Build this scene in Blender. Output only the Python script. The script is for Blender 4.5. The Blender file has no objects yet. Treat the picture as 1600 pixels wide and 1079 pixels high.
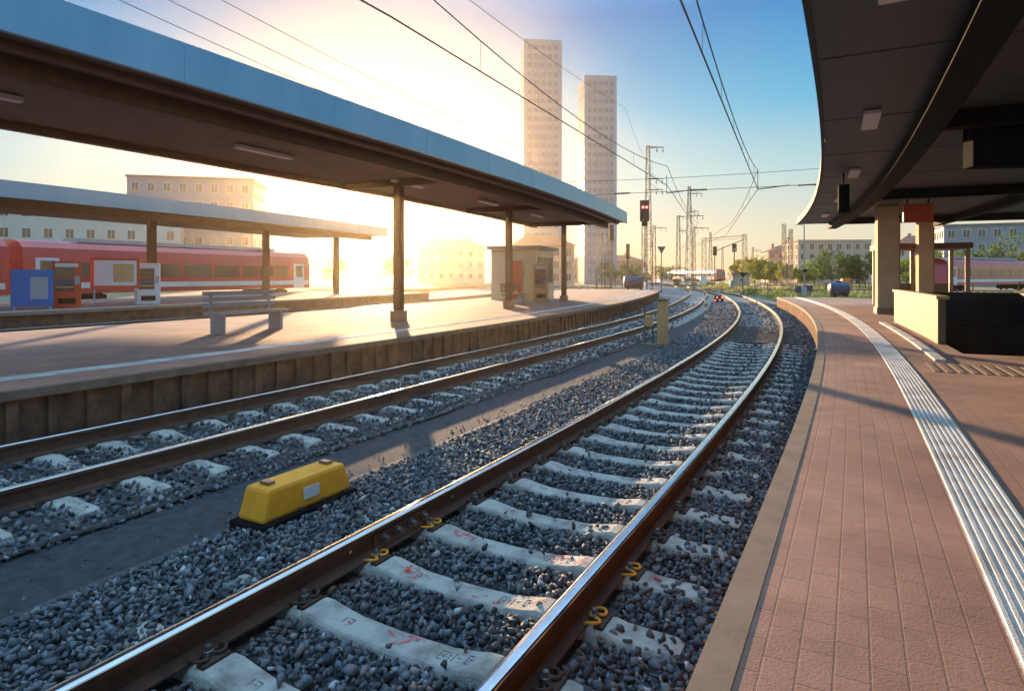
import bpy, bmesh, math, random
import numpy as np
from mathutils import Vector, Matrix
R = math.radians
random.seed(7); rng = np.random.default_rng(7)
SC = bpy.context.scene
COL = SC.collection

# ------------------------------------------------------------------ camera
CAM_Z = 1.65                       # rail top is z = 0
cd = bpy.data.cameras.new('camera'); cam = bpy.data.objects.new('camera', cd); COL.objects.link(cam)
cam.location = (0, 0, CAM_Z); cam.rotation_euler = (R(90), 0, 0)
cd.sensor_width = 36; cd.lens = 982.2/1600*36
cd.shift_y = -(539.5-431.2)/1600
cd.clip_start = .05; cd.clip_end = 5000
SC.camera = cam

# ------------------------------------------------------------------ light
SUN_EL, SUN_AZ = 6.9, -11.5         # degrees; azimuth from +Y, negative = left
sd = bpy.data.lights.new('sun', 'SUN'); so = bpy.data.objects.new('sun', sd); COL.objects.link(so)
sd.energy = 5.0; sd.angle = R(.6); sd.color = (1.0, .66, .36)
dirv = Vector((math.sin(R(SUN_AZ))*math.cos(R(SUN_EL)), math.cos(R(SUN_AZ))*math.cos(R(SUN_EL)), math.sin(R(SUN_EL))))
so.rotation_euler = dirv.to_track_quat('Z', 'Y').to_euler()
so.location = (-20, 80, 30)
W = bpy.data.worlds.new('World'); SC.world = W; W.use_nodes = True
nt = W.node_tree; nt.nodes.clear()
out = nt.nodes.new('ShaderNodeOutputWorld'); bg = nt.nodes.new('ShaderNodeBackground')
sky = nt.nodes.new('ShaderNodeTexSky'); sky.sky_type = 'NISHITA'; sky.sun_disc = False
sky.sun_elevation = R(SUN_EL); sky.sun_rotation = R(SUN_AZ)
sky.air_density = 1.0; sky.dust_density = 1.5; sky.ozone_density = 3.0; sky.altitude = 300
bg.inputs['Strength'].default_value = .004
# evening sky over the Nishita base: cream towards the low sun and the horizon, deep blue above, overhead brightened as added blue fill for the foreground
def wn(t, **k):
    q = nt.nodes.new(t)
    for a, v in k.items(): setattr(q, a, v)
    return q
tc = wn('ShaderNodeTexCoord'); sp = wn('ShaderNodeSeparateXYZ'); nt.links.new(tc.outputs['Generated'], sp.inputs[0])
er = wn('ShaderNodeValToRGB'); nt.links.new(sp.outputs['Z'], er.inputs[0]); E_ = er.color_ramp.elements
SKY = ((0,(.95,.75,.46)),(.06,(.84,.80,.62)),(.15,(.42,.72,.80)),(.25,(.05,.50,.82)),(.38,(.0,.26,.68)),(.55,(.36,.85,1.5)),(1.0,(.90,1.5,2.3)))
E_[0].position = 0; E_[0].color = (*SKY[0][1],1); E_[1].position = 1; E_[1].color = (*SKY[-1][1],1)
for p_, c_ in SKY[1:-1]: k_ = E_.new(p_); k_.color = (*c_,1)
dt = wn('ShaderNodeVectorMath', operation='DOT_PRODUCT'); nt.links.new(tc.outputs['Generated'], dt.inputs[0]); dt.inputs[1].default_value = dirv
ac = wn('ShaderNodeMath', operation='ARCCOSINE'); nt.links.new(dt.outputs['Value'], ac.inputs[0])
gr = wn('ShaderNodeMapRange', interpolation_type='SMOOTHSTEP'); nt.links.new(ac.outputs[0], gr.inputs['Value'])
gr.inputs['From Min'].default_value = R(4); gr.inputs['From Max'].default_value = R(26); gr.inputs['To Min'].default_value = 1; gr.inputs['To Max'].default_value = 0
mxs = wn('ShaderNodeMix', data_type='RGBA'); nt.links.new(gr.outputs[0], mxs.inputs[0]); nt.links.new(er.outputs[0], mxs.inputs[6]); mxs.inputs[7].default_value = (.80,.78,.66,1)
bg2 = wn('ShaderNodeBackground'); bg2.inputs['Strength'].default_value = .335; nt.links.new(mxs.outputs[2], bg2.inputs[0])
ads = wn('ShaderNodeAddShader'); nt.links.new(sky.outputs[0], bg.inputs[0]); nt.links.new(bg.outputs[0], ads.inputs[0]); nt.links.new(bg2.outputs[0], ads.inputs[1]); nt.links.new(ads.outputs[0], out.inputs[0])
SC.view_settings.view_transform = 'Standard'; SC.view_settings.look = 'None'
SC.view_settings.exposure = 1.42; SC.view_settings.gamma = 1
SC.cycles.max_bounces = 8; SC.cycles.diffuse_bounces = 4; SC.cycles.volume_bounces = 1
SC.cycles.transparent_max_bounces = 8

# ------------------------------------------------------------------ track alignment (metres)
_hs = np.array([-30,0,3.8,7.5,11.3,15,18.8,22.5,26.3,30,33.8,37.5,41.3,45,48.8,52.6,56,60,65,70,80,300])
_hd = np.array([28.9,28.9,28.6,27.8,26.7,25.4,24,22.6,21.2,19.9,18.9,18,17.3,16.8,16.2,15.3,14.2,12.8,11,9.8,9.2,9.2])
_S = np.arange(-30, 300.01, .1); _H = np.radians(np.interp(_S, _hs, _hd))
_X = np.concatenate([[0], np.cumsum(np.sin((_H[1:]+_H[:-1])/2)*.1)]); _Y = np.concatenate([[0], np.cumsum(np.cos((_H[1:]+_H[:-1])/2)*.1)])
_i0 = int(np.argmin(abs(_S)))
_X += -1.53-_X[_i0]; _Y += 1.5-_Y[_i0]
def head(s): return float(np.interp(s, _S, _H))
def trk(s, off, z=0.0):
    h = np.interp(s, _S, _H)
    return (float(np.interp(s, _S, _X)+off*np.cos(h)), float(np.interp(s, _S, _Y)-off*np.sin(h)), z)
def trk_n(s, off):
    h = np.interp(s, _S, _H)
    return np.interp(s, _S, _X)+off*np.cos(h), np.interp(s, _S, _Y)-off*np.sin(h)
_o2s = np.array([-30,12,25,33,50,65,80,95]); _o2 = np.array([-4.53,-4.53,-4.05,-3.8,-3.3,-2.3,-.8,-.1])
_o2d = np.convolve(np.pad(np.interp(_S, _o2s, _o2), 60, mode='edge'), np.ones(121)/121, 'valid')
def off2(s): return np.interp(s, _S, _o2d)
def at(px, Y): return (px-800)/982.2*Y      # where a bearing meets a distance

# ------------------------------------------------------------------ materials
def mat(name, c1, c2=None, rough=.7, metal=0.0, scale=4.0, bump=0.0, bscale=None, detail=6, spec=.5, stretch=None, emit=None, estr=0, contrast=(.35,.65), alpha=None, coat=0):
    m = bpy.data.materials.new(name); m.use_nodes = True; n = m.node_tree.nodes; l = m.node_tree.links
    b = n['Principled BSDF']; b.inputs['Roughness'].default_value = rough; b.inputs['Metallic'].default_value = metal
    b.inputs['Specular IOR Level'].default_value = spec; b.inputs['Base Color'].default_value = (*c1, 1)
    b.inputs['Coat Weight'].default_value = coat
    g = n.new('ShaderNodeNewGeometry'); vec = g.outputs['Position']
    if stretch:
        mp = n.new('ShaderNodeMapping'); mp.inputs['Scale'].default_value = stretch; l.new(vec, mp.inputs[0]); vec = mp.outputs[0]
    if c2 is not None:
        t = n.new('ShaderNodeTexNoise'); t.inputs['Scale'].default_value = scale; t.inputs['Detail'].default_value = detail; t.inputs['Roughness'].default_value = .65
        l.new(vec, t.inputs['Vector'])
        r = n.new('ShaderNodeValToRGB'); r.color_ramp.elements[0].position = contrast[0]; r.color_ramp.elements[1].position = contrast[1]
        r.color_ramp.elements[0].color = (*c1, 1); r.color_ramp.elements[1].color = (*c2, 1)
        l.new(t.outputs[0], r.inputs[0]); l.new(r.outputs[0], b.inputs['Base Color'])
        rr = n.new('ShaderNodeMapRange'); rr.inputs['To Min'].default_value = max(0, rough-.08); rr.inputs['To Max'].default_value = min(1, rough+.1)
        l.new(t.outputs[0], rr.inputs[0]); l.new(rr.outputs[0], b.inputs['Roughness'])
    if bump:
        t2 = n.new('ShaderNodeTexNoise'); t2.inputs['Scale'].default_value = bscale or scale*8; t2.inputs['Detail'].default_value = 4
        l.new(vec, t2.inputs['Vector'])
        bp = n.new('ShaderNodeBump'); bp.inputs['Strength'].default_value = bump; bp.inputs['Distance'].default_value = .02
        l.new(t2.outputs[0], bp.inputs['Height']); l.new(bp.outputs[0], b.inputs['Normal'])
    if emit:
        b.inputs['Emission Color'].default_value = (*emit, 1); b.inputs['Emission Strength'].default_value = estr
    return m
M = {}
M['steel'] = mat('rail_steel', (.80,.79,.78), (.66,.64,.62), .14, 1.0, 6, stretch=(1,1,1))
M['rust'] = mat('rail_rust', (.055,.024,.014), (.125,.052,.027), .7, 0, 9, .35, 120)
M['rust_dark'] = mat('clip_iron', (.045,.030,.024), (.11,.06,.04), .6, .3, 40, .3, 200)
M['concrete'] = mat('sleeper_concrete', (.22,.195,.16), (.52,.485,.41), .85, 0, 5, .45, 90, 9, contrast=(.30,.56))
M['stamp'] = mat('stamp_groove', (.13,.125,.12), (.2,.19,.18), .9, 0, 40)
M['wood'] = mat('tarred_wood', (.050,.040,.033), (.13,.105,.085), .85, 0, 6, .5, 60)
M['yellow'] = mat('yellow_paint', (.92,.38,.012), (.84,.31,.01), .5, 0, 9, .05, 60)
M['bolt'] = mat('bolt_steel', (.16,.15,.15), (.30,.28,.26), .4, .8, 50)
M['bed'] = mat('ballast_bed', (.035,.036,.040), (.12,.12,.125), .95, 0, 22, 1.0, 45, 8)
M['bedfar'] = mat('ballast_far', (.085,.085,.088), (.27,.26,.25), .95, 0, 9, 1.0, 16, 10)
M['walk'] = mat('fine_grit_path', (.028,.034,.042), (.072,.080,.090), .95, 0, 9, .8, 160, 10)
M['cable'] = mat('cable_rubber', (.03,.03,.03), (.06,.06,.06), .6, 0, 10)
M['coping'] = mat('coping_concrete', (.20,.135,.088), (.29,.20,.14), .85, 0, 5, .08, 140)
M['tact'] = mat('tactile_stone', (.44,.41,.36), (.70,.68,.63), .75, 0, 3, .2, 120, 9, contrast=(.36,.56))
M['pile'] = mat('rusty_sheet_pile', (.065,.030,.016), (.21,.10,.05), .8, 0, 3.5, .4, 50)
M['copingb'] = mat('brown_coping', (.13,.085,.06), (.22,.145,.10), .9, 0, 4, .3, 70)
M['joint'] = mat('soffit_joint', (.04,.042,.044), None, .7)
M['pileo'] = mat('orange_sheet_pile', (.20,.085,.035), (.40,.20,.09), .8, 0, 3.5, .4, 50)
M['pileb'] = mat('dark_wall_face', (.06,.042,.034), (.12,.085,.065), .9, 0, 3.5, .4, 50)
M['fascia'] = mat('fascia_metal', (.25,.36,.46), (.31,.42,.52), .36, .75, 1.2, .03, 3, stretch=(1,1,.3))
M['soffit2'] = mat('soffit_boards_brown', (.14,.085,.055), (.21,.125,.075), .7, 0, 2.5, .1, 20)
M['beam_brown'] = mat('brown_girder', (.11,.045,.022), (.17,.075,.035), .6, .1, 3, .1)
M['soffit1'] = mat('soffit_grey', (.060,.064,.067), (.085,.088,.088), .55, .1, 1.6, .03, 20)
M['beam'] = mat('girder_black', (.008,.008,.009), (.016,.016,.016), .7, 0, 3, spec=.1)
M['panel'] = mat('lamp_panel', (.72,.62,.58), None, .5)
M['dark'] = mat('black_casing', (.010,.011,.014), None, .8, spec=.03)
M['screen'] = mat('screen_glass', (.006,.007,.012), None, .12)
M['metal'] = mat('galvanised', (.30,.30,.29), (.42,.42,.41), .5, .6, 6, .05)
M['mast'] = mat('mast_paint', (.075,.062,.05), (.12,.10,.08), .75, 0, 3)
M['wire'] = mat('wire', (.02,.019,.018), None, .9, 0, spec=.1)
M['insul'] = mat('insulator_brown', (.10,.06,.045), None, .3)
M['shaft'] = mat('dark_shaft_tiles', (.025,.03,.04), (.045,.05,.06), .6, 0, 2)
M['beige'] = mat('beige_panel', (.15,.10,.05), (.20,.14,.075), .6, 0, 1.6, .08)
M['tan'] = mat('tan_cabinet', (.58,.31,.12), (.66,.38,.16), .6, 0, 5, .1)
M['pillar'] = mat('pillar_render', (.55,.40,.25), (.66,.49,.31), .8, 0, 2, .15, 60)
M['pillar_b'] = mat('pillar_tiles', (.36,.17,.11), (.45,.22,.14), .5, 0, 4, .1)
M['red'] = mat('train_red', (.55,.035,.03), (.50,.045,.04), .35, 0, 1, coat=.4)
M['white'] = mat('white_paint', (.74,.73,.70), (.66,.65,.62), .45, 0, 1.5)
M['grey'] = mat('grey_paint', (.32,.33,.34), (.40,.40,.40), .55, 0, 2)
M['glass'] = mat('dark_glass', (.020,.028,.035), None, .08, 0, spec=.8)
M['blue'] = mat('blue_enamel', (.02,.13,.42), (.03,.16,.47), .4, 0, 2)
M['tank'] = mat('blue_tank', (.012,.04,.085), (.02,.055,.105), .4, .1, 3)
M['orange'] = mat('orange_plastic', (.80,.24,.02), None, .5)
M['redsign'] = mat('red_sign', (.66,.07,.015), (.58,.06,.015), .5, 0, 3)
M['redlamp'] = mat('red_lamp', (.6,.02,.03), None, .4, emit=(1,.08,.07), estr=4)
M['whitelamp'] = mat('white_lamp', (.8,.8,.75), None, .4)
M['peach'] = mat('peach_render', (.55,.38,.28), (.62,.44,.33), .9, 0, .5)
M['rose'] = mat('rose_render', (.52,.29,.22), (.58,.34,.26), .9, 0, .5)
M['pale'] = mat('pale_render', (.55,.50,.43), (.62,.57,.50), .9, 0, .5)
M['slate'] = mat('slate_cladding', (.22,.24,.27), (.29,.31,.34), .6, 0, .4)
M['redroof'] = mat('red_tiles', (.30,.10,.06), (.40,.15,.09), .85, 0, 1.5)
M['darkroof'] = mat('grey_roof', (.13,.12,.12), (.18,.17,.16), .8, 0, 1)
M['tower_a'] = mat('tower_concrete', (.26,.34,.40), (.31,.39,.45), .7, 0, .2)
M['tower_b'] = mat('tower_glass', (.17,.22,.26), None, .3, 0, spec=.6)
M['hut'] = mat('hut_boards', (.40,.33,.24), (.48,.40,.30), .85, 0, 2)
M['teal'] = mat('teal_cabinet', (.10,.30,.33), None, .5)
M['bark'] = mat('bark', (.09,.065,.045), (.14,.10,.07), .9, 0, 6)
def leafmat(name, a, b):
    m = mat(name, a, b, .6, 0, .9, contrast=(.4,.6)); p = m.node_tree.nodes['Principled BSDF']
    n = m.node_tree.nodes; l = m.node_tree.links
    tr = n.new('ShaderNodeBsdfTranslucent'); mx = n.new('ShaderNodeMixShader'); mx.inputs[0].default_value = .6
    r = [x for x in n if x.type == 'VALTORGB'][0]; l.new(r.outputs[0], tr.inputs[0])
    o = n['Material Output']; l.new(p.outputs[0], mx.inputs[1]); l.new(tr.outputs[0], mx.inputs[2]); l.new(mx.outputs[0], o.inputs[0])
    return m
M['leaf'] = leafmat('leaf_bright', (.13,.20,.025), (.30,.36,.05))
M['leafd'] = leafmat('leaf_dark', (.05,.10,.02), (.13,.20,.035))
M['leafy'] = leafmat('leaf_yellow', (.20,.22,.03), (.40,.38,.06))
M['grass'] = leafmat('grass_blade', (.20,.24,.05), (.46,.42,.13))
# earth with patches of grass
def ground_mat():
    m = mat('yard_ground', (.16,.13,.09), (.28,.22,.13), .95, 0, .6, .8, 6, 10)
    n = m.node_tree.nodes; l = m.node_tree.links; b = n['Principled BSDF']
    g = n.new('ShaderNodeNewGeometry'); t = n.new('ShaderNodeTexNoise'); t.inputs['Scale'].default_value = .16; t.inputs['Detail'].default_value = 9; t.inputs['Roughness'].default_value = .7
    l.new(g.outputs['Position'], t.inputs['Vector'])
    r = n.new('ShaderNodeValToRGB'); r.color_ramp.elements[0].position = .46; r.color_ramp.elements[1].position = .54; l.new(t.outputs[0], r.inputs[0])
    r0 = [x for x in n if x.type == 'VALTORGB'][0]
    mx = n.new('ShaderNodeMix'); mx.data_type = 'RGBA'; l.new(r.outputs[0], mx.inputs[0]); l.new(r0.outputs[0], mx.inputs[6]); mx.inputs[7].default_value = (.12,.13,.035,1)
    l.new(mx.outputs[2], b.inputs['Base Color'])
    return m
M['ground'] = ground_mat()
# clinker paving laid along the platform: brick texture over (along, across) uv
def paver_mat(name, ca, cb, mortar, w, h):
    m = mat(name, ca, cb, .85, 0, 1.2, 0); n = m.node_tree.nodes; l = m.node_tree.links; b = n['Principled BSDF']
    uv = n.new('ShaderNodeUVMap'); br = n.new('ShaderNodeTexBrick'); br.inputs['Scale'].default_value = 1
    br.inputs['Brick Width'].default_value = w; br.inputs['Row Height'].default_value = h; br.inputs['Mortar Size'].default_value = .0045
    br.inputs['Mortar Smooth'].default_value = .3; br.inputs['Bias'].default_value = 0
    br.inputs['Color1'].default_value = (*ca,1); br.inputs['Color2'].default_value = (*cb,1); br.inputs['Mortar'].default_value = (*mortar,1)
    l.new(uv.outputs[0], br.inputs['Vector'])
    t = n.new('ShaderNodeTexNoise'); t.inputs['Scale'].default_value = .9; t.inputs['Detail'].default_value = 8; t.inputs['Roughness'].default_value = .7
    g = n.new('ShaderNodeNewGeometry'); l.new(g.outputs['Position'], t.inputs['Vector'])
    r = n.new('ShaderNodeMapRange'); r.inputs['From Min'].default_value = .3; r.inputs['From Max'].default_value = .7; r.inputs['To Min'].default_value = .50; r.inputs['To Max'].default_value = 1.22; l.new(t.outputs[0], r.inputs[0])
    mx = n.new('ShaderNodeMix'); mx.data_type = 'RGBA'; mx.blend_type = 'MULTIPLY'; mx.inputs[0].default_value = 1
    l.new(br.outputs[0], mx.inputs[6]); l.new(r.outputs[0], mx.inputs[7]); vo = n.new('ShaderNodeTexVoronoi'); vo.inputs['Scale'].default_value = 1.7; l.new(g.outputs['Position'], vo.inputs['Vector'])
    gm = n.new('ShaderNodeMapRange'); gm.inputs['From Min'].default_value = .035; gm.inputs['From Max'].default_value = .05; gm.inputs['To Min'].default_value = .45; gm.inputs['To Max'].default_value = 1; l.new(vo.outputs['Distance'], gm.inputs[0])
    mg = n.new('ShaderNodeMix'); mg.data_type = 'RGBA'; mg.blend_type = 'MULTIPLY'; mg.inputs[0].default_value = 1; l.new(mx.outputs[2], mg.inputs[6]); l.new(gm.outputs[0], mg.inputs[7])
    l.new(mg.outputs[2], b.inputs['Base Color'])
    bp = n.new('ShaderNodeBump'); bp.inputs['Strength'].default_value = .5; bp.inputs['Distance'].default_value = .006; bp.invert = True
    t2 = n.new('ShaderNodeTexNoise'); t2.inputs['Scale'].default_value = 90; l.new(g.outputs['Position'], t2.inputs['Vector'])
    ad = n.new('ShaderNodeMath'); ad.operation = 'MULTIPLY_ADD'; ad.inputs[1].default_value = .35; l.new(t2.outputs[0], ad.inputs[0]); l.new(br.outputs['Fac'], ad.inputs[2])
    l.new(ad.outputs[0], bp.inputs['Height']); l.new(bp.outputs[0], b.inputs['Normal'])
    return m
M['paver'] = paver_mat('red_clinker', (.45,.235,.165), (.41,.21,.145), (.30,.165,.12), .21, .105)
def stone_mat():
    m = mat('ballast_stone', (.1,.1,.1), None, .8, 0); n = m.node_tree.nodes; l = m.node_tree.links; b = n['Principled BSDF']
    at_ = n.new('ShaderNodeAttribute'); at_.attribute_name = 'shade'
    r = n.new('ShaderNodeValToRGB'); e = r.color_ramp.elements
    e[0].position = 0; e[0].color = (.045,.050,.056,1); e[1].position = 1; e[1].color = (.60,.61,.60,1)
    for p, c in ((.35,(.085,.096,.106)), (.7,(.20,.22,.235)), (.86,(.22,.18,.15))): k = e.new(p); k.color = (*c,1)
    l.new(at_.outputs['Fac'], r.inputs[0])
    g = n.new('ShaderNodeNewGeometry'); t = n.new('ShaderNodeTexNoise'); t.inputs['Scale'].default_value = 70; t.inputs['Detail'].default_value = 4; l.new(g.outputs['Position'], t.inputs['Vector'])
    mr = n.new('ShaderNodeMapRange'); mr.inputs['To Min'].default_value = .55; mr.inputs['To Max'].default_value = 1.4; l.new(t.outputs[0], mr.inputs[0])
    mx = n.new('ShaderNodeMix'); mx.data_type = 'RGBA'; mx.blend_type = 'MULTIPLY'; mx.inputs[0].default_value = 1
    a2 = n.new('ShaderNodeAttribute'); a2.attribute_name = 'rustiness'; m2 = n.new('ShaderNodeMix'); m2.data_type = 'RGBA'; l.new(a2.outputs['Fac'], m2.inputs[0]); l.new(r.outputs[0], m2.inputs[6]); m2.inputs[7].default_value = (.15,.082,.052,1)
    l.new(m2.outputs[2], mx.inputs[6]); l.new(mr.outputs[0], mx.inputs[7]); l.new(mx.outputs[2], b.inputs['Base Color'])
    bp = n.new('ShaderNodeBump'); bp.inputs['Strength'].default_value = .4; bp.inputs['Distance'].default_value = .004; l.new(t.outputs[0], bp.inputs['Height']); l.new(bp.outputs[0], b.inputs['Normal'])
    return m
M['stone'] = stone_mat()
def paint_mat():
    m = mat('pink_spray', (.85,.16,.15), (.80,.10,.10), .7, 0, 30); n = m.node_tree.nodes; l = m.node_tree.links; b = n['Principled BSDF']
    g = n.new('ShaderNodeNewGeometry'); t = n.new('ShaderNodeTexNoise'); t.inputs['Scale'].default_value = 28; t.inputs['Detail'].default_value = 5; l.new(g.outputs['Position'], t.inputs['Vector'])
    r = n.new('ShaderNodeMapRange'); r.inputs['From Min'].default_value = .42; r.inputs['From Max'].default_value = .62; l.new(t.outputs[0], r.inputs[0]); l.new(r.outputs[0], b.inputs['Alpha'])
    return m
M['spray'] = paint_mat()

# ------------------------------------------------------------------ mesh builder
class MB:
    def __init__(s): s.v = []; s.f = []; s.m = []; s.uv = []; s.mats = []; s.has_uv = False
    def mi(s, m):
        if m not in s.mats: s.mats.append(m)
        return s.mats.index(m)
    def face(s, idx, m, uv=None):
        s.f.append(tuple(idx)); s.m.append(s.mi(m)); s.uv.append(uv)
        if uv: s.has_uv = True
    def poly(s, pts, m, uv=None):
        b = len(s.v); s.v += [tuple(p) for p in pts]; s.face(range(b, b+len(pts)), m, uv)
    def hexa(s, p, m):                # 8 corners: bottom 4 ccw, top 4 ccw
        b = len(s.v); s.v += [tuple(q) for q in p]
        for q in ((3,2,1,0),(4,5,6,7),(0,1,5,4),(1,2,6,5),(2,3,7,6),(3,0,4,7)): s.face([b+k for k in q], m)
    def box(s, c, d, m, rz=0, top=None):      # centre, size; top = scale of the top face
        x, y, z = d[0]/2, d[1]/2, d[2]/2; t = top or 1; ca, sa = math.cos(rz), math.sin(rz)
        pts = [(-x,-y,-z),(x,-y,-z),(x,y,-z),(-x,y,-z),(-x*t,-y*t,z),(x*t,-y*t,z),(x*t,y*t,z),(-x*t,y*t,z)]
        s.hexa([(c[0]+a*ca-b*sa, c[1]+a*sa+b*ca, c[2]+e) for a, b, e in pts], m)
    def bar(s, a, b, w, m, n=4, w2=None, caps=True):      # prism between two points
        a, b = Vector(a), Vector(b); d = (b-a)
        if d.length < 1e-6: return
        d.normalize(); u = d.cross(Vector((0,0,1)));
        if u.length < .05: u = d.cross(Vector((0,1,0)))
        u.normalize(); v = d.cross(u); i = len(s.v); w2 = w if w2 is None else w2
        for c, r in ((a, w), (b, w2)):
            for k in range(n):
                t = 2*math.pi*(k+.5)/n; s.v.append(tuple(c+u*(r*math.cos(t))+v*(r*math.sin(t))))
        for k in range(n): s.face((i+k, i+(k+1)%n, i+n+(k+1)%n, i+n+k), m)
        if caps: s.face([i+k for k in range(n)][::-1], m); s.face([i+n+k for k in range(n)], m)
    def tube(s, pts, r, m, n=6):
        pts = [Vector(p) for p in pts]; i = len(s.v); N = len(pts)
        for k, p in enumerate(pts):
            d = (pts[min(k+1,N-1)]-pts[max(k-1,0)]).normalized(); u = d.cross(Vector((0,0,1)))
            if u.length < .05: u = d.cross(Vector((0,1,0)))
            u.normalize(); v = d.cross(u)
            for q in range(n):
                t = 2*math.pi*q/n; s.v.append(tuple(p+u*(r*math.cos(t))+v*(r*math.sin(t))))
        for k in range(N-1):
            for q in range(n): s.face((i+k*n+q, i+k*n+(q+1)%n, i+(k+1)*n+(q+1)%n, i+(k+1)*n+q), m)
        s.face([i+q for q in range(n)][::-1], m); s.face([i+(N-1)*n+q for q in range(n)], m)
    def lathe(s, c, prof, m, n=16, axis='z'):      # prof: (radius, height)
        i = len(s.v)
        for r, h in prof:
            for k in range(n):
                t = 2*math.pi*k/n; x, y = r*math.cos(t), r*math.sin(t)
                s.v.append((c[0]+x, c[1]+y, c[2]+h))
        for j in range(len(prof)-1):
            for k in range(n): s.face((i+j*n+k, i+j*n+(k+1)%n, i+(j+1)*n+(k+1)%n, i+(j+1)*n+k), m)
        s.face([i+k for k in range(n)][::-1], m); s.face([i+(len(prof)-1)*n+k for k in range(n)], m)
    def sweep(s, prof, s0, s1, ds, mats, closed=True, offf=None, zf=None):
        N = max(2, int(round((s1-s0)/ds))+1); ss = np.linspace(s0, s1, N); i = len(s.v); P = len(prof)
        ofs = np.array([offf(t) if offf else 0 for t in ss])
        for k, t in enumerate(ss):
            for o, z in prof:
                x, y, _ = trk(t, o+ofs[k]); s.v.append((x, y, z+(zf(t) if zf else 0)))
        cum = [0]
        for q in range(P): a, b = prof[q], prof[(q+1)%P]; cum.append(cum[-1]+math.hypot(a[0]-b[0], a[1]-b[1]))
        for k in range(N-1):
            for q in range(P if closed else P-1):
                q2 = (q+1) % P; m = mats[q] if isinstance(mats, (list,tuple)) else mats
                v0, v1 = prof[0][0]+cum[q], prof[0][0]+cum[q+1]
                s.face((i+k*P+q, i+(k+1)*P+q, i+(k+1)*P+q2, i+k*P+q2), m, ((ss[k],v0),(ss[k+1],v0),(ss[k+1],v1),(ss[k],v1)))
        if closed:
            m = mats[0] if isinstance(mats, (list,tuple)) else mats
            s.face([i+q for q in range(P)], m); s.face([i+(N-1)*P+q for q in range(P)][::-1], m)
    def build(s, name, parent=None, smooth=False, recalc=True, inv=None):
        me = bpy.data.meshes.new(name)
        vs = s.v
        if inv is not None: vs = [tuple(inv @ Vector(p)) for p in vs]
        me.from_pydata(vs, [], s.f)
        for m in s.mats: me.materials.append(M[m])
        me.polygons.foreach_set('material_index', s.m)
        if s.has_uv:
            ul = me.uv_layers.new(name='UVMap'); dat = []
            for f, u in zip(s.f, s.uv):
                for k in range(len(f)): dat += list(u[k]) if u else [0, 0]
            ul.data.foreach_set('uv', dat)
        if recalc and len(s.f) < 60000:
            b = bmesh.new(); b.from_mesh(me); bmesh.ops.recalc_face_normals(b, faces=b.faces); b.to_mesh(me); b.free()
        if smooth: me.polygons.foreach_set('use_smooth', [True]*len(me.polygons))
        me.update()
        o = bpy.data.objects.new(name, me); COL.objects.link(o)
        if parent is not None: o.parent = parent
        return o
def bevel(o, w, seg=2):
    b = bmesh.new(); b.from_mesh(o.data); bmesh.ops.remove_doubles(b, verts=b.verts, dist=1e-5)
    es = [e for e in b.edges if len(e.link_faces) == 2 and e.calc_face_angle(0) > .5]
    bmesh.ops.bevel(b, geom=es, offset=w, segments=seg, affect='EDGES', profile=.5)
    b.to_mesh(o.data); b.free(); return o
def tag(o, label, cat, group=None, kind=None):
    if label: o['label'] = label
    if cat: o['category'] = cat
    if group: o['group'] = group
    if kind: o['kind'] = kind
    return o
def thing(name, label, cat, loc=(0,0,0), rz=0, group=None):
    o = bpy.data.objects.new(name, None); COL.objects.link(o); o.empty_display_size = .3
    o.location = loc; o.rotation_euler = (0,0,rz); return tag(o, label, cat, group)
def inst(o, parent, loc=(0,0,0), rz=0, scale=(1,1,1)):
    c = o.copy(); COL.objects.link(c); c.parent = parent; c.location = loc; c.rotation_euler = (0,0,rz); c.scale = scale
    return c
def dup(root, loc, rz, label=None):
    r = root.copy(); COL.objects.link(r); r.location = loc; r.rotation_euler = (0,0,rz)
    if label: r['label'] = label
    for ch in list(root.children):
        c = ch.copy(); COL.objects.link(c); c.parent = r
        for g in list(ch.children):
            d = g.copy(); COL.objects.link(d); d.parent = c
    return r
def bedz(o): return float(np.interp(o, [-8,-6.1,-5.9,-4.5,-3.1,-2.95,-2.15,-2.05,-1.35,0,1.35,1.6,1.7], [-.30,-.30,-.28,-.222,-.235,-.255,-.255,-.232,-.212,-.236,-.212,-.26,-.28]))

# ================================================================== setting
b = MB()
b.poly([(-700,-200,-.42),(700,-200,-.42),(700,1200,-.42),(-700,1200,-.42)], 'ground')
tag(b.build('ground'), None, None, kind='structure')
# ballast bed under the two near tracks
b = MB()
pr = [(o, bedz(o)-.012) for o in (-6.25,-5.9,-4.5,-3.1,-2.95)]
b.sweep(pr, -6, 46, .5, 'bed', closed=False)
b.sweep([(o, bedz(o)-.012) for o in (-2.15,-2.05,-1.35,0,1.35,1.75)], -6, 46, .5, 'bed', closed=False)
tag(b.build('ballast_bed'), None, None, kind='structure')
b = MB()
b.sweep([(-8.6,-.40),(-5.4,-.24),(1.8,-.24),(3.2,-.40)], 45, 200, 2, 'bedfar', closed=False)
tag(b.build('far_ballast'), None, None, kind='structure')
b = MB(); b.sweep([(-3.0,-.262),(-2.6,-.252),(-2.1,-.262)], -6, 60, .5, 'walk', closed=False)
tag(b.build('path'), None, None, kind='structure')
b = MB(); b.sweep([(-33,-.36),(-15.2,-.36)], -20, 120, 2, 'bedfar', closed=False)
tag(b.build('yard_ballast'), None, None, kind='structure')

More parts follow.
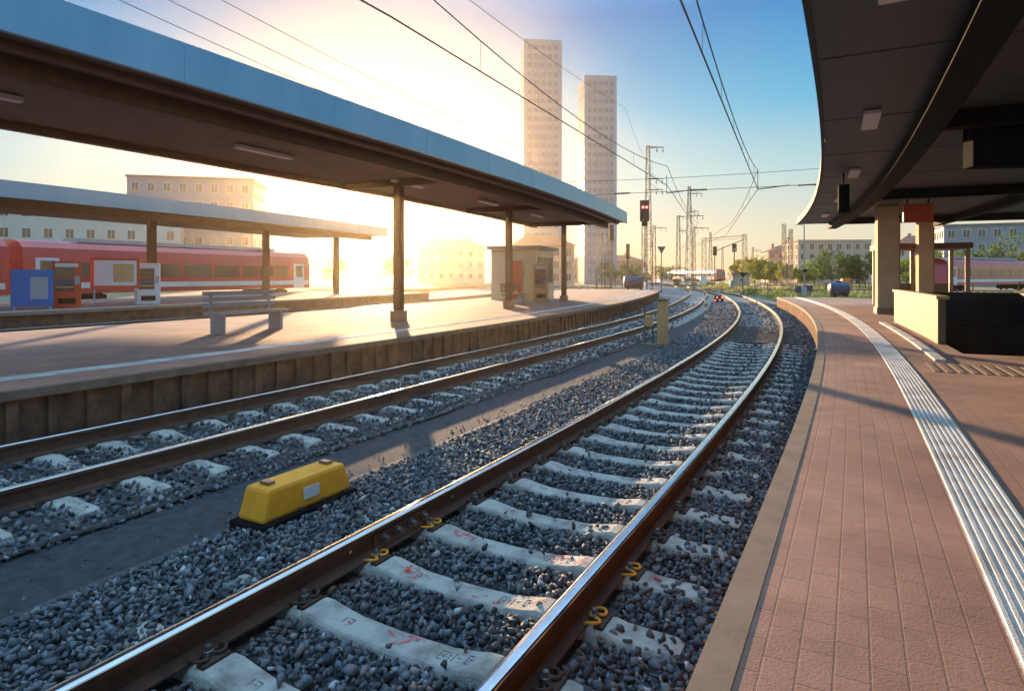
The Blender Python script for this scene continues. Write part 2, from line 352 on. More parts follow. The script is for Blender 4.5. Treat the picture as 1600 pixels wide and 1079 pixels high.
# ---- ballast stones (merged, uncountable)
def stone_protos(n):
    out_ = []
    for i in range(n):
        bm = bmesh.new(); k = rng.integers(8, 12); p = rng.normal(size=(k,3)); p /= np.linalg.norm(p, axis=1)[:,None]
        p *= rng.uniform(.85, 1.0, (k,1)); p *= np.array([1, rng.uniform(.65,.95), rng.uniform(.45,.8)])
        for q in p: bm.verts.new(q)
        r = bmesh.ops.convex_hull(bm, input=bm.verts)
        bmesh.ops.delete(bm, geom=[v for v in bm.verts if not v.link_faces], context='VERTS')
        bmesh.ops.triangulate(bm, faces=bm.faces); bm.verts.index_update()
        out_.append((np.array([v.co[:] for v in bm.verts]), np.array([[v.index for v in f.verts] for f in bm.faces]))); bm.free()
    return out_
PRO = stone_protos(28)
SLP = 1.96                                   # first sleeper
def sleeper_s(k): return SLP+.6*k
def scatter(s0, s1, o0, o1, step, rmin, rmax, lift, sl, V, F, A, B_, base, fill=1.0, avoid=True, offf=None):
    ss, oo = np.meshgrid(np.arange(s0, s1, step), np.arange(o0, o1, step)); ss = ss.ravel(); oo = oo.ravel()
    keep = rng.random(len(ss)) < fill; ss = ss[keep]; oo = oo[keep]
    ss = ss+rng.uniform(-.5,.5,len(ss))*step; oo = oo+rng.uniform(-.5,.5,len(oo))*step
    r = rmin+(rmax-rmin)*rng.random(len(ss))**1.5
    z = np.array([bedz(o) for o in oo])+lift+rng.uniform(-.4,.6,len(ss))*r
    co = oo-(offf(ss) if offf is not None else 0)
    if avoid:
        ph = np.abs(((ss-SLP+.3) % .6)-.3); on = (ph < .115+r*.3) & (np.abs(co) < 1.33)
        spill = on & (rng.random(len(ss)) < np.where(np.abs(co) > .95, np.where((co > 0) & (offf is None), .22, .8), .025 if offf is None else .6)) & ((np.abs(co) < .55) | (np.abs(co) > .9))
        rail = np.abs(np.abs(co)-.752) < .09+r*.6
        k = (~on | spill) & ~rail; z[spill] = -.178
        ss, oo, r, z, co = ss[k], oo[k], r[k], z[k], co[k]
    x, y = trk_n(ss, oo); n = len(ss); pi = rng.integers(0, len(PRO), n)
    q = rng.normal(size=(n,4)); q /= np.linalg.norm(q, axis=1)[:,None]; w, a, b_, c = q.T
    RM = np.stack([1-2*(b_*b_+c*c), 2*(a*b_-c*w), 2*(a*c+b_*w), 2*(a*b_+c*w), 1-2*(a*a+c*c), 2*(b_*c-a*w), 2*(a*c-b_*w), 2*(b_*c+a*w), 1-2*(a*a+b_*b_)], -1).reshape(n,3,3)
    sh = np.clip(rng.beta(1.25, 1.7, n), 0, 1); ru = np.clip(np.exp(-(np.abs(np.abs(co)-.752)-.08)/.10)*rng.uniform(.3,1.2,n)+(rng.random(n) < .03)*.5, 0, 1)
    for k in range(len(PRO)):
        id_ = np.where(pi == k)[0]
        if not len(id_): continue
        pv, pf = PRO[k]; vv = np.einsum('nij,vj->nvi', RM[id_], pv)*r[id_][:,None,None]+np.stack([x,y,z],-1)[id_][:,None,:]
        nv = len(pv); F.append((pf[None]+ (base[0]+nv*np.arange(len(id_)))[:,None,None]).reshape(-1,3)); V.append(vv.reshape(-1,3))
        A.append(np.repeat(sh[id_], nv)); B_.append(np.repeat(ru[id_], nv)); base[0] += nv*len(id_)
def stones(name, jobs):
    V, F, A, B_, base = [], [], [], [], [0]
    for j in jobs: scatter(*j[:8], None, V, F, A, B_, base, **(j[8] if len(j) > 8 else {}))
    V = np.concatenate(V); F = np.concatenate(F); A = np.concatenate(A)
    me = bpy.data.meshes.new(name); me.vertices.add(len(V)); me.vertices.foreach_set('co', V.ravel().astype(np.float32))
    me.loops.add(len(F)*3); me.loops.foreach_set('vertex_index', F.ravel().astype(np.int32)); me.polygons.add(len(F))
    me.polygons.foreach_set('loop_start', np.arange(0, len(F)*3, 3, dtype=np.int32)); me.polygons.foreach_set('loop_total', np.full(len(F), 3, np.int32))
    me.update(calc_edges=True); at_ = me.attributes.new('shade', 'FLOAT', 'POINT'); at_.data.foreach_set('value', A.astype(np.float32))
    at2 = me.attributes.new('rustiness', 'FLOAT', 'POINT'); at2.data.foreach_set('value', np.concatenate(B_).astype(np.float32)); me.materials.append(M['stone']); o = bpy.data.objects.new(name, me); COL.objects.link(o)
    return tag(o, 'loose grey crushed stone ballast between the sleepers and rails', 'ballast', kind='stuff')
stones('ballast_stones', [
    (-.6, 7.5, -1.95, 1.62, .033, .020, .040, .012),
    (-.6, 7.5, -1.6, 1.5, .10, .032, .048, .022),
    (7.5, 16.5, -2.05, 1.62, .048, .027, .045, .010),
    (16.5, 30, -2.05, 1.62, .085, .045, .07, .004),
    (30, 46, -2.05, 1.62, .15, .07, .11, .0, dict(fill=.8, avoid=False)),
    (-.5, 12, -3.0, -2.0, .05, .012, .026, .0, dict(fill=.10, avoid=False)),
    (-.5, 9, -6.05, -2.9, .058, .030, .048, .010, dict(offf=off2)),
    (9, 20, -6.05, -2.9, .09, .045, .07, .006, dict(offf=off2)),
    (20, 44, -6.05, -2.9, .17, .07, .11, .0, dict(fill=.8, avoid=False)),
])

# ================================================================== tracks
RAIL = [(-.036,-.013),(-.0335,-.0065),(-.027,-.0022),(-.014,0),(.014,0),(.027,-.0022),(.0335,-.0065),(.036,-.013),(.036,-.036),(.009,-.050),(.009,-.140),(.030,-.152),(.075,-.162),(.075,-.172),(-.075,-.172),(-.075,-.162),(-.030,-.152),(-.009,-.140),(-.009,-.050),(-.036,-.036)]
RM_ = ['steel']*7+['rust']*13
def rail(name, off, s0, s1, parent, offf=None, zz=0):
    b = MB(); b.sweep([(o+off, z+zz) for o, z in RAIL], s0, s1, .5, RM_, offf=offf)
    return b.build(name, parent)
def sleeper_mesh():
    b = MB()
    st = [(-1.30,-.205,.07),(-1.26,-.190,.085),(-1.0,-.186,.088),(-.93,-.172,.088),(-.905,-.180,.088),(-.60,-.180,.088),(-.575,-.168,.088),(-.52,-.168,.088),(-.44,-.186,.09),(-.30,-.205,.085),(0,-.212,.082)]
    st = st+[(-x, z, w) for x, z, w in st[-2::-1]]
    prof = []
    for x, z, w in st:
        prof.append([(-.145,-.40),(-.145,-.33),(-w-.012,z-.018),(-w,z-.004),(-w+.010,z),(w-.010,z),(w,z-.004),(w+.012,z-.018),(.145,-.33),(.145,-.40)])
    i = len(b.v)
    for (x, z, w), p in zip(st, prof): b.v += [(x, y, h) for y, h in p]
    P = 10
    for k in range(len(st)-1):
        for q in range(P-1): b.face((i+k*P+q, i+(k+1)*P+q, i+(k+1)*P+q+1, i+k*P+q+1), 'concrete')
    b.face([i+q for q in range(P)], 'concrete'); b.face([i+(len(st)-1)*P+q for q in range(P)], 'concrete')
    # cast stamp: a plate outline with bars, and a small square
    def stp(x0, x1, y0, y1, z): b.box(((x0+x1)/2, (y0+y1)/2, z), (x1-x0, y1-y0, .004), 'stamp')
    zt = lambda x: float(np.interp(x, [q[0] for q in st], [q[1] for q in st]))
    for x0, x1, y0, y1 in ((.26,.265,-.035,.035),(.345,.35,-.035,.035),(.265,.345,.031,.035),(.265,.29,-.035,-.031),(.275,.31,-.004,0),(.29,.294,-.02,.02),(.315,.335,.008,.012),(.32,.324,-.022,.008),
                           (.37,.40,-.003,.001),(.42,.425,-.035,.035),(.425,.47,.031,.035),(.425,.46,-.035,-.031),(.44,.444,-.02,.02),(.444,.47,-.002,.002),(.455,.47,.014,.018),
                           (-.36,-.355,-.025,.025),(-.31,-.306,-.02,.025),(-.355,-.31,.021,.025),(-.345,-.32,-.004,0)): stp(x0, x1, y0, y1, zt((x0+x1)/2)-.0005)
    return b
def wood_mesh():
    b = MB(); b.box((0,0,-.27), (2.6,.25,.20), 'wood'); return b
def clip_mesh(m):
    b = MB()
    # W-shaped spring clamp, local: y along rail, +x away from the rail web
    pts = [(.0,-.075,.0),(.015,-.085,.012),(.055,-.080,.018),(.075,-.055,.014),(.068,-.030,.012),(.035,-.016,.016),(.012,-.016,.02)]
    cur = pts+[(x, -y, z) for x, y, z in pts[::-1]]
    P = [Vector(p) for p in cur]; fine = []
    for k in range(len(P)-1):
        a, c, d, e = P[max(k-1,0)], P[k], P[k+1], P[min(k+2,len(P)-1)]
        for t in (0,.33,.66): fine.append(.5*((2*c)+(d-a)*t+(2*a-5*c+4*d-e)*t*t+(3*c-a-3*d+e)*t**3))
    fine.append(P[-1]); b.tube(fine, .0085, m, 7)
    b.lathe((.030,0,.0), [(.024,-.012),(.024,.026),(.021,.028)], 'bolt', 12)
    b.lathe((.030,0,.028), [(.0165,0),(.0165,.022),(.013,.026)], 'bolt', 6)
    b.box((.075,0,-.008), (.05,.15,.022), 'rust_dark')
    return b
slp0 = sleeper_mesh().build('sleeper'); COL.objects.unlink(slp0)
wsl0 = wood_mesh().build('sleeper'); bevel(wsl0, .012); COL.objects.unlink(wsl0)
clip0 = clip_mesh('rust_dark').build('rail_clip', smooth=False); COL.objects.unlink(clip0)
clipY = clip_mesh('yellow').build('rail_clip'); COL.objects.unlink(clipY)
def add_sleepers(track, s_list, proto, offf=None, clips_to=0, yellow=()):
    outl = []
    for k, s in enumerate(s_list):
        o = offf(s) if offf is not None else 0
        p = trk(s, o, 0); sl = inst(proto, track, p, -head(s)); outl.append(sl)
        if s < clips_to:
            for rx, sg in ((-.752,1),(-.752,-1),(.752,1),(.752,-1)):
                yl = k in yellow and ((rx < 0 and sg > 0) or (rx > 0 and sg > 0))
                c = inst(clipY if yl else clip0, sl, (rx+sg*.058, 0, -.165), 0 if sg > 0 else math.pi)
                if yl: c['label'] = 'yellow painted spring clip'
    return outl
def far_sleepers(track, s0, s1, offf, m):
    b = MB()
    for s in np.arange(s0, s1, .6):
        o = float(offf(s)) if offf is not None else 0
        x, y, _ = trk(s, o); b.box((x, y, -.285), (2.6,.24,.17), m, -head(s))
    o = b.build('sleeper_row', track); o['kind'] = 'stuff'
t1 = thing('railway_track', 'nearest curved track with pale concrete sleepers beside the red paved platform', 'railway track')
# left rail in two lengths with a bolted joint
rl = rail('rail', -.752, -6, 200, t1); rr_ = rail('rail', .752, -6, 200, t1)
SL1 = add_sleepers(t1, [sleeper_s(k) for k in range(-5, 27)], slp0, None, 15, yellow=(6,7))
add_sleepers(t1, [18.0+.56*k for k in range(11)], wsl0)
far_sleepers(t1, 24.2, 150, None, 'concrete')
def fishplate(side):
    s0 = 2.9+.02
    b = MB(); sg = side
    prof = [(-.752+sg*.011,-.052),(-.752+sg*.036,-.058),(-.752+sg*.030,-.075),(-.752+sg*.030,-.120),(-.752+sg*.050,-.150),(-.752+sg*.011,-.145)]
    b.sweep(prof, s0-.31, s0+.31, .31, 'rust'); o = b.build('fishplate', rl)
    for ds in (-.22,-.075,.075,.22):
        bb = MB(); p = trk(s0+ds, -.752+sg*.028, -.096); q = trk(s0+ds, -.752+sg*.072, -.096); w = trk(s0+ds, -.752+sg*.044, -.096)
        bb.bar(p, w, .030, 'bolt', 12); bb.bar(w, q, .021, 'bolt', 6); bb.build('bolt', rl)
fishplate(1); fishplate(-1)
for ds in (-.52, .62):                     # old bond studs on the rail web
    bb = MB(); p = trk(2.92+ds, -.752+.008, -.085); q = trk(2.92+ds, -.752+.02, -.085); bb.bar(p, q, .011, 'steel', 8); bb.build('stud', rl)
# pink survey paint on four sleepers
def paint(k, strokes):
    sl = SL1[k+5]; b = MB()
    st_x = [-.9,-.60,-.575,-.52,-.44,-.30,0,.30,.44,.52,.575,.6,.9]; st_z = [-.18,-.18,-.168,-.168,-.186,-.205,-.212,-.205,-.186,-.168,-.168,-.18,-.18]
    for pts, w in strokes:
        b = MB()
        for (x0,y0), (x1,y1) in zip(pts[:-1], pts[1:]):
            n = 5; d = Vector((x1-x0, y1-y0)); L_ = d.length; d /= L_; nn = Vector((-d.y, d.x))
            for i in range(n):
                a, c = i/n, (i+1)/n; wa, wc = w*(.8+.4*random.random()), w*(.8+.4*random.random())
                q = []
                for t, s_, wd in ((a,-1,wa),(c,-1,wc),(c,1,wc),(a,1,wa)):
                    x, y = x0+(x1-x0)*t+nn.x*s_*wd, y0+(y1-y0)*t+nn.y*s_*wd; y = max(-.078, min(.078, y))
                    q.append((x, y, float(np.interp(x, st_x, st_z))+.0025))
                b.poly(q, 'spray')
        b.build('paint_mark', sl)
paint(0, [([(-.33,-.06),(-.30,.06)],.012), ([(-.02,-.055),(.10,.055)],.014), ([(.02,.06),(.12,.055)],.012), ([(-.10,.05),(-.02,.0)],.010)])
paint(1, [([(-.43,.06),(-.40,-.03),(-.36,.05)],.018), ([(-.33,-.05),(-.28,.03)],.016), ([(.10,-.05),(.18,.0)],.014), ([(.24,-.06),(.30,-.02)],.018), ([(.46,.0),(.52,.05)],.02)])
paint(2, [([(-.47,.05),(-.43,-.02),(-.38,.05),(-.30,.04)],.02), ([(.25,.05),(.44,.04)],.022), ([(.28,-.03),(.40,-.03)],.014), ([(.50,-.05),(.55,.05),(.58,-.02)],.03)])
paint(-1, [([(-.9,.0),(-.82,.05)],.02)])
for k_, x_ in ((1,-1.12),(2,.95)):
    paint(k_, [([(x_-.05,-.04),(x_+.04,.03),(x_+.08,-.02)],.022)])

t2 = thing('railway_track', 'second track with rusty brown rails along the left platform edge', 'railway track')
rail('rail', -.752, -8, 90, t2, off2, -.004); rail('rail', .752, -8, 90, t2, off2, -.004)
add_sleepers(t2, [sleeper_s(k)+.2 for k in range(-5, 50)], slp0, lambda s: float(off2(s)), 0)
far_sleepers(t2, 32.3, 82, off2, 'concrete')
for off, lab in ((-17.2,'third track in the yard behind the left platform'), (-21.7,'fourth track in the yard along the farther platform'), (-36.2,'far left track under the red train')):
    t = thing('railway_track', lab, 'railway track')
    for o in (-.752,.752):
        b = MB(); b.sweep([(o+off+p, z-.1) for p, z in RAIL], -25, 120, 1.5, RM_); b.build('rail', t)
    b = MB()
    for s in np.arange(-20, 120, .65): x, y, _ = trk(s, off); b.box((x, y, -.375), (2.6,.25,.16), 'wood', -head(s))
    o = b.build('sleeper_row', t); o['kind'] = 'stuff'
# far yard: straight tracks fanning out beyond the platforms
def straight_track(a, c, lab):
    t = thing('railway_track', lab, 'railway track'); d = (Vector(c)-Vector(a)); L_ = d.length; d.normalize(); n = Vector((d.y,-d.x)); ang = math.atan2(d.y, d.x)-math.pi/2
    for o in (-.752,.752):
        b = MB(); p = Vector(a)+n*o; q = Vector(c)+n*o; m = (p+q)/2
        b.box((m.x, m.y, -.13), (.15, L_, .02), 'rust', ang); b.box((m.x, m.y, -.08), (.02, L_, .10), 'rust', ang); b.box((m.x, m.y, -.015), (.072, L_, .034), 'steel', ang)
        b.build('rail', t)
    b = MB()
    for k in np.arange(0, L_, .7): p = Vector(a)+d*k; b.box((p.x, p.y, -.27), (2.6,.25,.15), 'concrete', ang)
    o = b.build('sleeper_row', t); o['kind'] = 'stuff'
straight_track((16,70), (39,225), 'far track running left of the main line towards the masts')
straight_track((38,82), (62,190), 'far track leading across the yard to the white train')
straight_track((24,84), (75,66), 'track crossing the weedy ground right of the platform end')

# ================================================================== platforms
PZ = .38
def platform(label, off_in, off_out, s0, s1, sg, hole=None, ribs=True, strip=True, back_wall=True, ds=.5, cop='coping', bold=False):
    t = thing('platform', label, 'platform')
    o = lambda a: off_in+sg*a           # distance a from the track-side edge
    b = MB(); b.sweep([(o(0),PZ),(o(.12),PZ),(o(.12),PZ-.10),(o(0),PZ-.10)], s0, s1, ds, cop); b.build('edge_coping', t)
    b = MB()
    w = abs(off_out-off_in)
    def top(a0, a1, sa, sb): b.sweep([(o(a0),PZ-.004),(o(a1),PZ-.004)], sa, sb, ds, 'paver', closed=False)
    if strip: top(.12, .93, s0, s1); a1 = 1.23
    else: a1 = .12
    if hole:
        h0, h1, hs0, hs1 = hole
        top(a1, h0, s0, s1); top(h1, w, s0, s1); top(h0, h1, s0, hs0); top(h0, h1, hs1, s1)
    else: top(a1, w, s0, s1)
    b.build('paving', t)
    if strip:
        b = MB(); pr = [(o(.93), PZ-.02)]
        n = 8
        for k in range(n):
            c = .93+.30*(k+.5)/n; hw = .30/n
            pr += [(o(c-hw*.5), PZ-.003), (o(c-hw*.32), PZ-.003), (o(c-hw*.22), PZ+.005), (o(c+hw*.22), PZ+.005), (o(c+hw*.32), PZ-.003)]
        pr += [(o(1.23), PZ-.003), (o(1.23), PZ-.02)]
        b.sweep(pr, s0, s1, ds, 'tact'); b.build('tactile_strip', t)
    b = MB(); b.sweep([(o(.11),PZ-.10),(o(.11),-.45)], s0, s1, ds, 'pileb' if bold else 'pile', closed=False)
    if back_wall: b.sweep([(o(w),PZ-.004),(o(w),-.45)], s0, s1, ds, 'coping', closed=False)
    for s in (s0, s1):
        p = trk(s, o(.16)); q = trk(s, o(w)); b.poly([(p[0],p[1],-.45),(q[0],q[1],-.45),(q[0],q[1],PZ-.004),(p[0],p[1],PZ-.004)], 'coping')
    b.build('retaining_wall', t)
    if ribs:
        b = MB()
        for s in np.arange(max(s0, -3), s1, .6 if bold else .42):
            x, y, _ = trk(s, o(.088 if bold else .085)); b.box((x, y, -.07), (.16 if bold else .07,.26 if bold else .12,.69), 'pileo' if bold else 'pile', -head(s))
        x = b.build('wall_post', t); x['kind'] = 'stuff'
    return t
platform('curved near platform of red paving with a ribbed white safety strip', 1.60, 9.6, -6, 40.5, 1, hole=(2.15, 4.75, 11.9, 19.4), bold=True)
platform('long left platform under the blue fascia canopy', -6.10, -14.9, -14, 62, -1, cop='copingb')
platform('farther left platform in front of the red train', -23.3, -34.4, -20, 45, -1, ribs=False, ds=1)

# ---- stairwell on the near platform
t = thing('stairway', 'beige walled stairway going down from the near platform beside the pillar', 'stairway')
b = MB(); b.sweep([(3.62,PZ),(3.745,PZ),(3.745,PZ+.84),(3.62,PZ+.84)], 13.4, 19.5, .5, 'beige'); b.build('side_panel', t)
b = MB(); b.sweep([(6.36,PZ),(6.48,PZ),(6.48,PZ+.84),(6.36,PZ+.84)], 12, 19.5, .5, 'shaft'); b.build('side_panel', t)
b = MB(); b.sweep([(3.58,PZ+.84),(3.785,PZ+.84),(3.785,PZ+.90),(3.58,PZ+.90)], 13.3, 19.5, .5, 'tan'); b.build('top_rail', t)
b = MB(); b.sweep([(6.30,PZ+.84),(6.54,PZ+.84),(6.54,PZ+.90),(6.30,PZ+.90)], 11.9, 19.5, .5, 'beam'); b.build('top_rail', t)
b = MB(); p = trk(19.45,3.75); q = trk(19.45,6.36); mx = ((p[0]+q[0])/2,(p[1]+q[1])/2); b.box((mx[0],mx[1],PZ+.42),(2.6,.1,.84),'shaft',-head(19.4)); b.build('end_panel', t)
b = MB()
for k in range(16):
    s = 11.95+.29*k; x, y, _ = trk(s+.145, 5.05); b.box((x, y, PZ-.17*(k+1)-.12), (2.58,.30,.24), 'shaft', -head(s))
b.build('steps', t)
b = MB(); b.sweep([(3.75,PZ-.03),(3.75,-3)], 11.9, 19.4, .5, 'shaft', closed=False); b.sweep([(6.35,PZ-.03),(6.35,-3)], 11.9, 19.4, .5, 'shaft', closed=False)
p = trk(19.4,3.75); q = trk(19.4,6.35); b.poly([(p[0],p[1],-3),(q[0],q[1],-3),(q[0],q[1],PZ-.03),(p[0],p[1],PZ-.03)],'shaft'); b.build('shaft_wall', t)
b = MB(); pts = [trk(s, 6.42, PZ+1.12) for s in np.arange(12, 19.6, .5)]; b.tube(pts, .025, 'beam')
for s in (12,14.5,17,19.5): b.bar(trk(s,6.42,PZ+.9), trk(s,6.42,PZ+1.12), .018, 'beam')
b.build('handrail', t)
b = MB(); b.sweep([(3.20,PZ-.01),(3.34,PZ-.01),(3.34,PZ+.03),(3.20,PZ+.03)], 10.6, 19.0, .5, 'tact'); tag(b.build('kerb'), 'pale low kerb strip beside the stairway wall', 'kerb')
b = MB()
for k in range(9): b.sweep([(3.05+.14*k,PZ-.003),(3.12+.14*k,PZ-.003),(3.12+.14*k,PZ+.004),(3.05+.14*k,PZ+.004)], 9.4, 10.4, .5, 'coping')
tag(b.build('tactile_field'), 'small ribbed guidance patch in the paving before the stairway', 'tactile paving')

# ================================================================== canopies
def sweepbox(b, o0, o1, z0, z1, s0, s1, m, ds=.5): b.sweep([(o0,z0),(o1,z0),(o1,z1),(o0,z1)], s0, s1, ds, m)
CS0, CS1, CZ = -7, 30.6, 4.0
t = thing('platform_canopy', 'dark grey flat canopy curving over the near platform at right', 'canopy')
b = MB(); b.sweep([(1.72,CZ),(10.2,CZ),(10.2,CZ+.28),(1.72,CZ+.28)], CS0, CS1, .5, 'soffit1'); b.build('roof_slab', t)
b = MB(); sweepbox(b, 1.66, 1.718, CZ-.012, CZ+.20, CS0, CS1+.05, 'joint'); b.build('fascia', t)
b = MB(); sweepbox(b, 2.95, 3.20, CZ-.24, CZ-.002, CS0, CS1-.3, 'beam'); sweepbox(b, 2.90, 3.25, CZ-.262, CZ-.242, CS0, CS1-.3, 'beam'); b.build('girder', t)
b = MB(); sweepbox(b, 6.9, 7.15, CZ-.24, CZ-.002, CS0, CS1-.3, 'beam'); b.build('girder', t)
for s in (1.5, 10.2, 19.2, 27.8):
    b = MB(); p = trk(s, 3.21); q = trk(s, 9.9); b.box(((p[0]+q[0])/2,(p[1]+q[1])/2,CZ-.13),(6.7,.22,.25),'beam',-head(s)); b.build('cross_beam', t)
for s in np.arange(-4, 30, .62*2):        # panel seams of the soffit, thin raised strips
    pass
b = MB()
for s in np.arange(-5, 30, 3.0):
    x, y, _ = trk(s, 2.33); b.box((x, y, CZ-.004), (1.2,.012,.006), 'joint', -head(s))
    x, y, _ = trk(s, 5.05); b.box((x, y, CZ-.004), (3.6,.012,.006), 'joint', -head(s))
b.build('soffit_joints', t)
for s in (5.0, 10.1, 15.4, 20.6, 25.8):
    x, y, _ = trk(s, 2.34); b = MB(); b.box((x, y, CZ-.04), (.22,1.1,.06), 'panel', -head(s)); bevel(b.build('ceiling_light', t), .01)
def pillar(s, off, w):
    x, y, _ = trk(s, off); b = MB(); b.box((x, y, (PZ+CZ)/2), (w,w,CZ-PZ-.01), 'pillar', -head(s)); o = b.build('pillar', t); bevel(o, .02)
    b = MB(); b.box((x, y, PZ+.10), (w+.06,w+.06,.22), 'pillar_b', -head(s)); b.build('plinth', o)
    b = MB(); ca, sa = math.cos(-head(s)), math.sin(-head(s)); b.box((x+ca*(w/2+.02), y+sa*(w/2+.02), 2.1), (.04,w*.96,3.0), 'pillar_b', -head(s)); b.build('cladding', o)
pillar(23.8, 4.05, .62); pillar(28.6, 6.2, .5)
# things hanging under the near canopy
def hang(name, lab, cat, X, Y, z0, z1, w, d, rz, m, face=None, rods=2):
    h = thing(name, lab, cat, (X, Y, 0), rz)
    b = MB(); b.box((0,0,(z0+z1)/2), (w,d,z1-z0), m); bevel(b.build('casing', h), .015)
    if face: b = MB(); b.box((0,-d/2-.004,(z0+z1)/2), (w*.92,.012,(z1-z0)*.84), face); b.build('screen', h)
    b = MB()
    for x in ([0] if rods == 1 else [-w*.35, w*.35]): b.bar((x,0,z1), (x,0,CZ), .02, 'beam', 8)
    b.build('hanger', h); return h
hang('departure_display', 'large black departure display hanging under the near canopy', 'display board', 7.62, 9.0, 3.22, 3.86, 2.0, .28, -R(8), 'dark', 'screen')
hang('hanging_sign', 'orange red sign hanging beyond the black display', 'sign', 11.75, 18.2, 3.22, 3.74, .78, .12, -R(12), 'redsign')
hang('platform_monitor', 'slim black monitor hanging from the canopy near its track edge', 'monitor', at(1318,14.4), 14.4, 3.10, 3.72, .22, .5, -R(25), 'dark', rods=1)
# second canopy
t = thing('platform_canopy', 'long left canopy with pale blue metal fascia and brown underside', 'canopy')
ZB = 4.40
b = MB(); b.sweep([(-6.3,ZB),(-11.1,ZB-.02),(-11.1,ZB+.42),(-6.3,ZB+.50)], -14, 31.8, .5, ['soffit2','beam_brown','darkroof','darkroof']); b.build('roof_slab', t)
b = MB(); sweepbox(b, -6.296, -6.22, ZB-.03, ZB+.53, -14, 31.9, 'fascia'); b.build('fascia', t)
b = MB()
for s in np.arange(-10, 31, 3.0): p = trk(s, -6.218); b.box((p[0],p[1],ZB+.25),(.004,.005,.54),'fascia',-head(s))
b.build('fascia_seam', t)['kind'] = 'stuff'
for s in np.arange(-2, 31, 5.5):
    p = trk(s, -9.1); b = MB(); b.box((p[0],p[1],ZB-.075),(.16,1.5,.08),'panel',-head(s)); bevel(b.build('ceiling_light', t), .01)
b = MB(); sweepbox(b, -6.75, -6.6, ZB-.10, ZB-.002, -14, 31.6, 'beam_brown'); b.build('gutter_beam', t)
b = MB(); sweepbox(b, -7.4, -7.15, ZB-.28, ZB-.002, -14, 31.6, 'beam_brown'); b.build('girder', t)
b = MB(); sweepbox(b, -11.2, -11.0, ZB-.16, ZB-.022, -14, 31.6, 'beam_brown'); b.build('girder', t)
for s in (-6, 1, 14, 22, 30):
    b = MB(); p = trk(s,-7.41); q = trk(s,-10.98); b.box(((p[0]+q[0])/2,(p[1]+q[1])/2,ZB-.12),(3.5,.18,.18),'beam_brown',-head(s)); b.build('cross_beam', t)
    x, y, _ = trk(s, -9.1); b = MB(); b.box((x,y,(PZ+ZB-.2)/2),(.22,.22,ZB-.22-PZ),'beam_brown',-head(s)); b.box((x,y,PZ+.15),(.34,.34,.3),'pillar_b',-head(s)); b.build('column', t)
# third canopy
t = thing('platform_canopy', 'farther left canopy with a pale fascia, seen below the first', 'canopy')
b = MB(); b.sweep([(-23.6,ZB),(-30.4,ZB-.02),(-30.4,ZB+.40),(-23.6,ZB+.48)], -20, 38, 1, ['soffit2','beam_brown','darkroof','darkroof']); b.build('roof_slab', t)
b = MB(); sweepbox(b, -23.596, -23.52, ZB-.03, ZB+.56, -20, 38.1, 'fascia', 1); b.build('fascia', t)
b = MB(); sweepbox(b, -24.8, -24.5, ZB-.3, ZB-.002, -20, 37.6, 'beam_brown', 1); b.build('girder', t)
for s in (2, 11, 20, 29, 37):
    x, y, _ = trk(s, -27); b = MB(); b.box((x,y,(PZ+ZB)/2),(.3,.3,ZB-PZ-.03),'beam_brown',-head(s)); b.build('column', t)

# ================================================================== furniture on the left platforms
def bench(lab, s, off, m):
    x, y, _ = trk(s, off); t = thing('bench', lab, 'bench', (x,y,PZ), math.pi/2-head(s), 'benches on the left platforms')
    b = MB(); b.box((0,0,.45),(2.0,.45,.05),m); b.build('seat', t)
    b = MB()
    for z in (.62,.75,.88): b.box((0,.24,z),(2.0,.03,.10),m)
    b.build('backrest', t)
    for sx in (-.8,.8): b = MB(); b.box((sx,0,.21),(.08,.4,.42),'grey'); b.box((sx,.24,.66),(.06,.05,.5),'grey'); b.build('leg', t)
bench('grey slatted bench under the long left canopy', 9.5, -10.2, 'grey')
bench('brown slatted bench nearer the end of the left canopy', 25.5, -10.2, 'beam_brown')
def board(lab, s, off, m, w=1.6, h=1.3, rz=None, z0=.75):
    x, y, _ = trk(s, off); t = thing('notice_board', lab, 'notice board', (x,y,PZ), (math.pi/2-head(s)) if rz is None else rz)
    b = MB(); b.box((0,0,z0+h/2),(w,.10,h),m); bevel(b.build('panel', t), .02)
    b = MB(); b.box((0,-.056,z0+h/2),(w*.86,.012,h*.82),'white' if m != 'blue' else 'blue'); b.build('poster', t)
    b = MB(); b.box((w*.16,-.066,z0+h*.5),(w*.42,.006,h*.6),'tan' if m != 'blue' else 'grey'); b.build('picture', t)
    for sx in (-w*.42,w*.42): b = MB(); b.box((sx,0,z0/2-.01),(.07,.07,z0),'grey'); b.build('leg', t)
board('blue information board on the farther platform at far left', 12.7, -25.2, 'blue', 1.3, 1.4, R(38), .12)
board('red framed poster board on the farther platform', 16.6, -25.4, 'redsign', 1.8, 1.3, R(36))
def machine(lab, s, off, m, w=.95, h=1.85):
    x, y, _ = trk(s, off); t = thing('vending_machine', lab, 'vending machine', (x,y,PZ), R(36))
    b = MB(); b.box((0,0,h/2),(w,.75,h),m); bevel(b.build('body', t), .03)
    b = MB(); b.box((-.08,-.38,h*.62),(w*.66,.014,h*.5),'glass'); b.build('front_glass', t)
    b = MB(); b.box((0,-.38,.28),(w*.6,.014,.22),'dark'); b.build('tray', t)
    b = MB(); b.box((w*.36,-.38,h*.6),(w*.16,.02,.34),'grey'); b.build('keypad', t); b = MB(); b.box((0,-.38,h*.92),(w*.8,.016,.14),'white'); b.build('header_panel', t)
    for q in range(4):
        b = MB(); b.box((-.08,-.389,h*(.45+.1*q)),(w*.6,.006,.05),['tan','blue','redsign','beige'][q]); b.build('product_row', t)
machine('red vending machine beside a column of the farther platform', 14.4, -25.6, 'redsign')
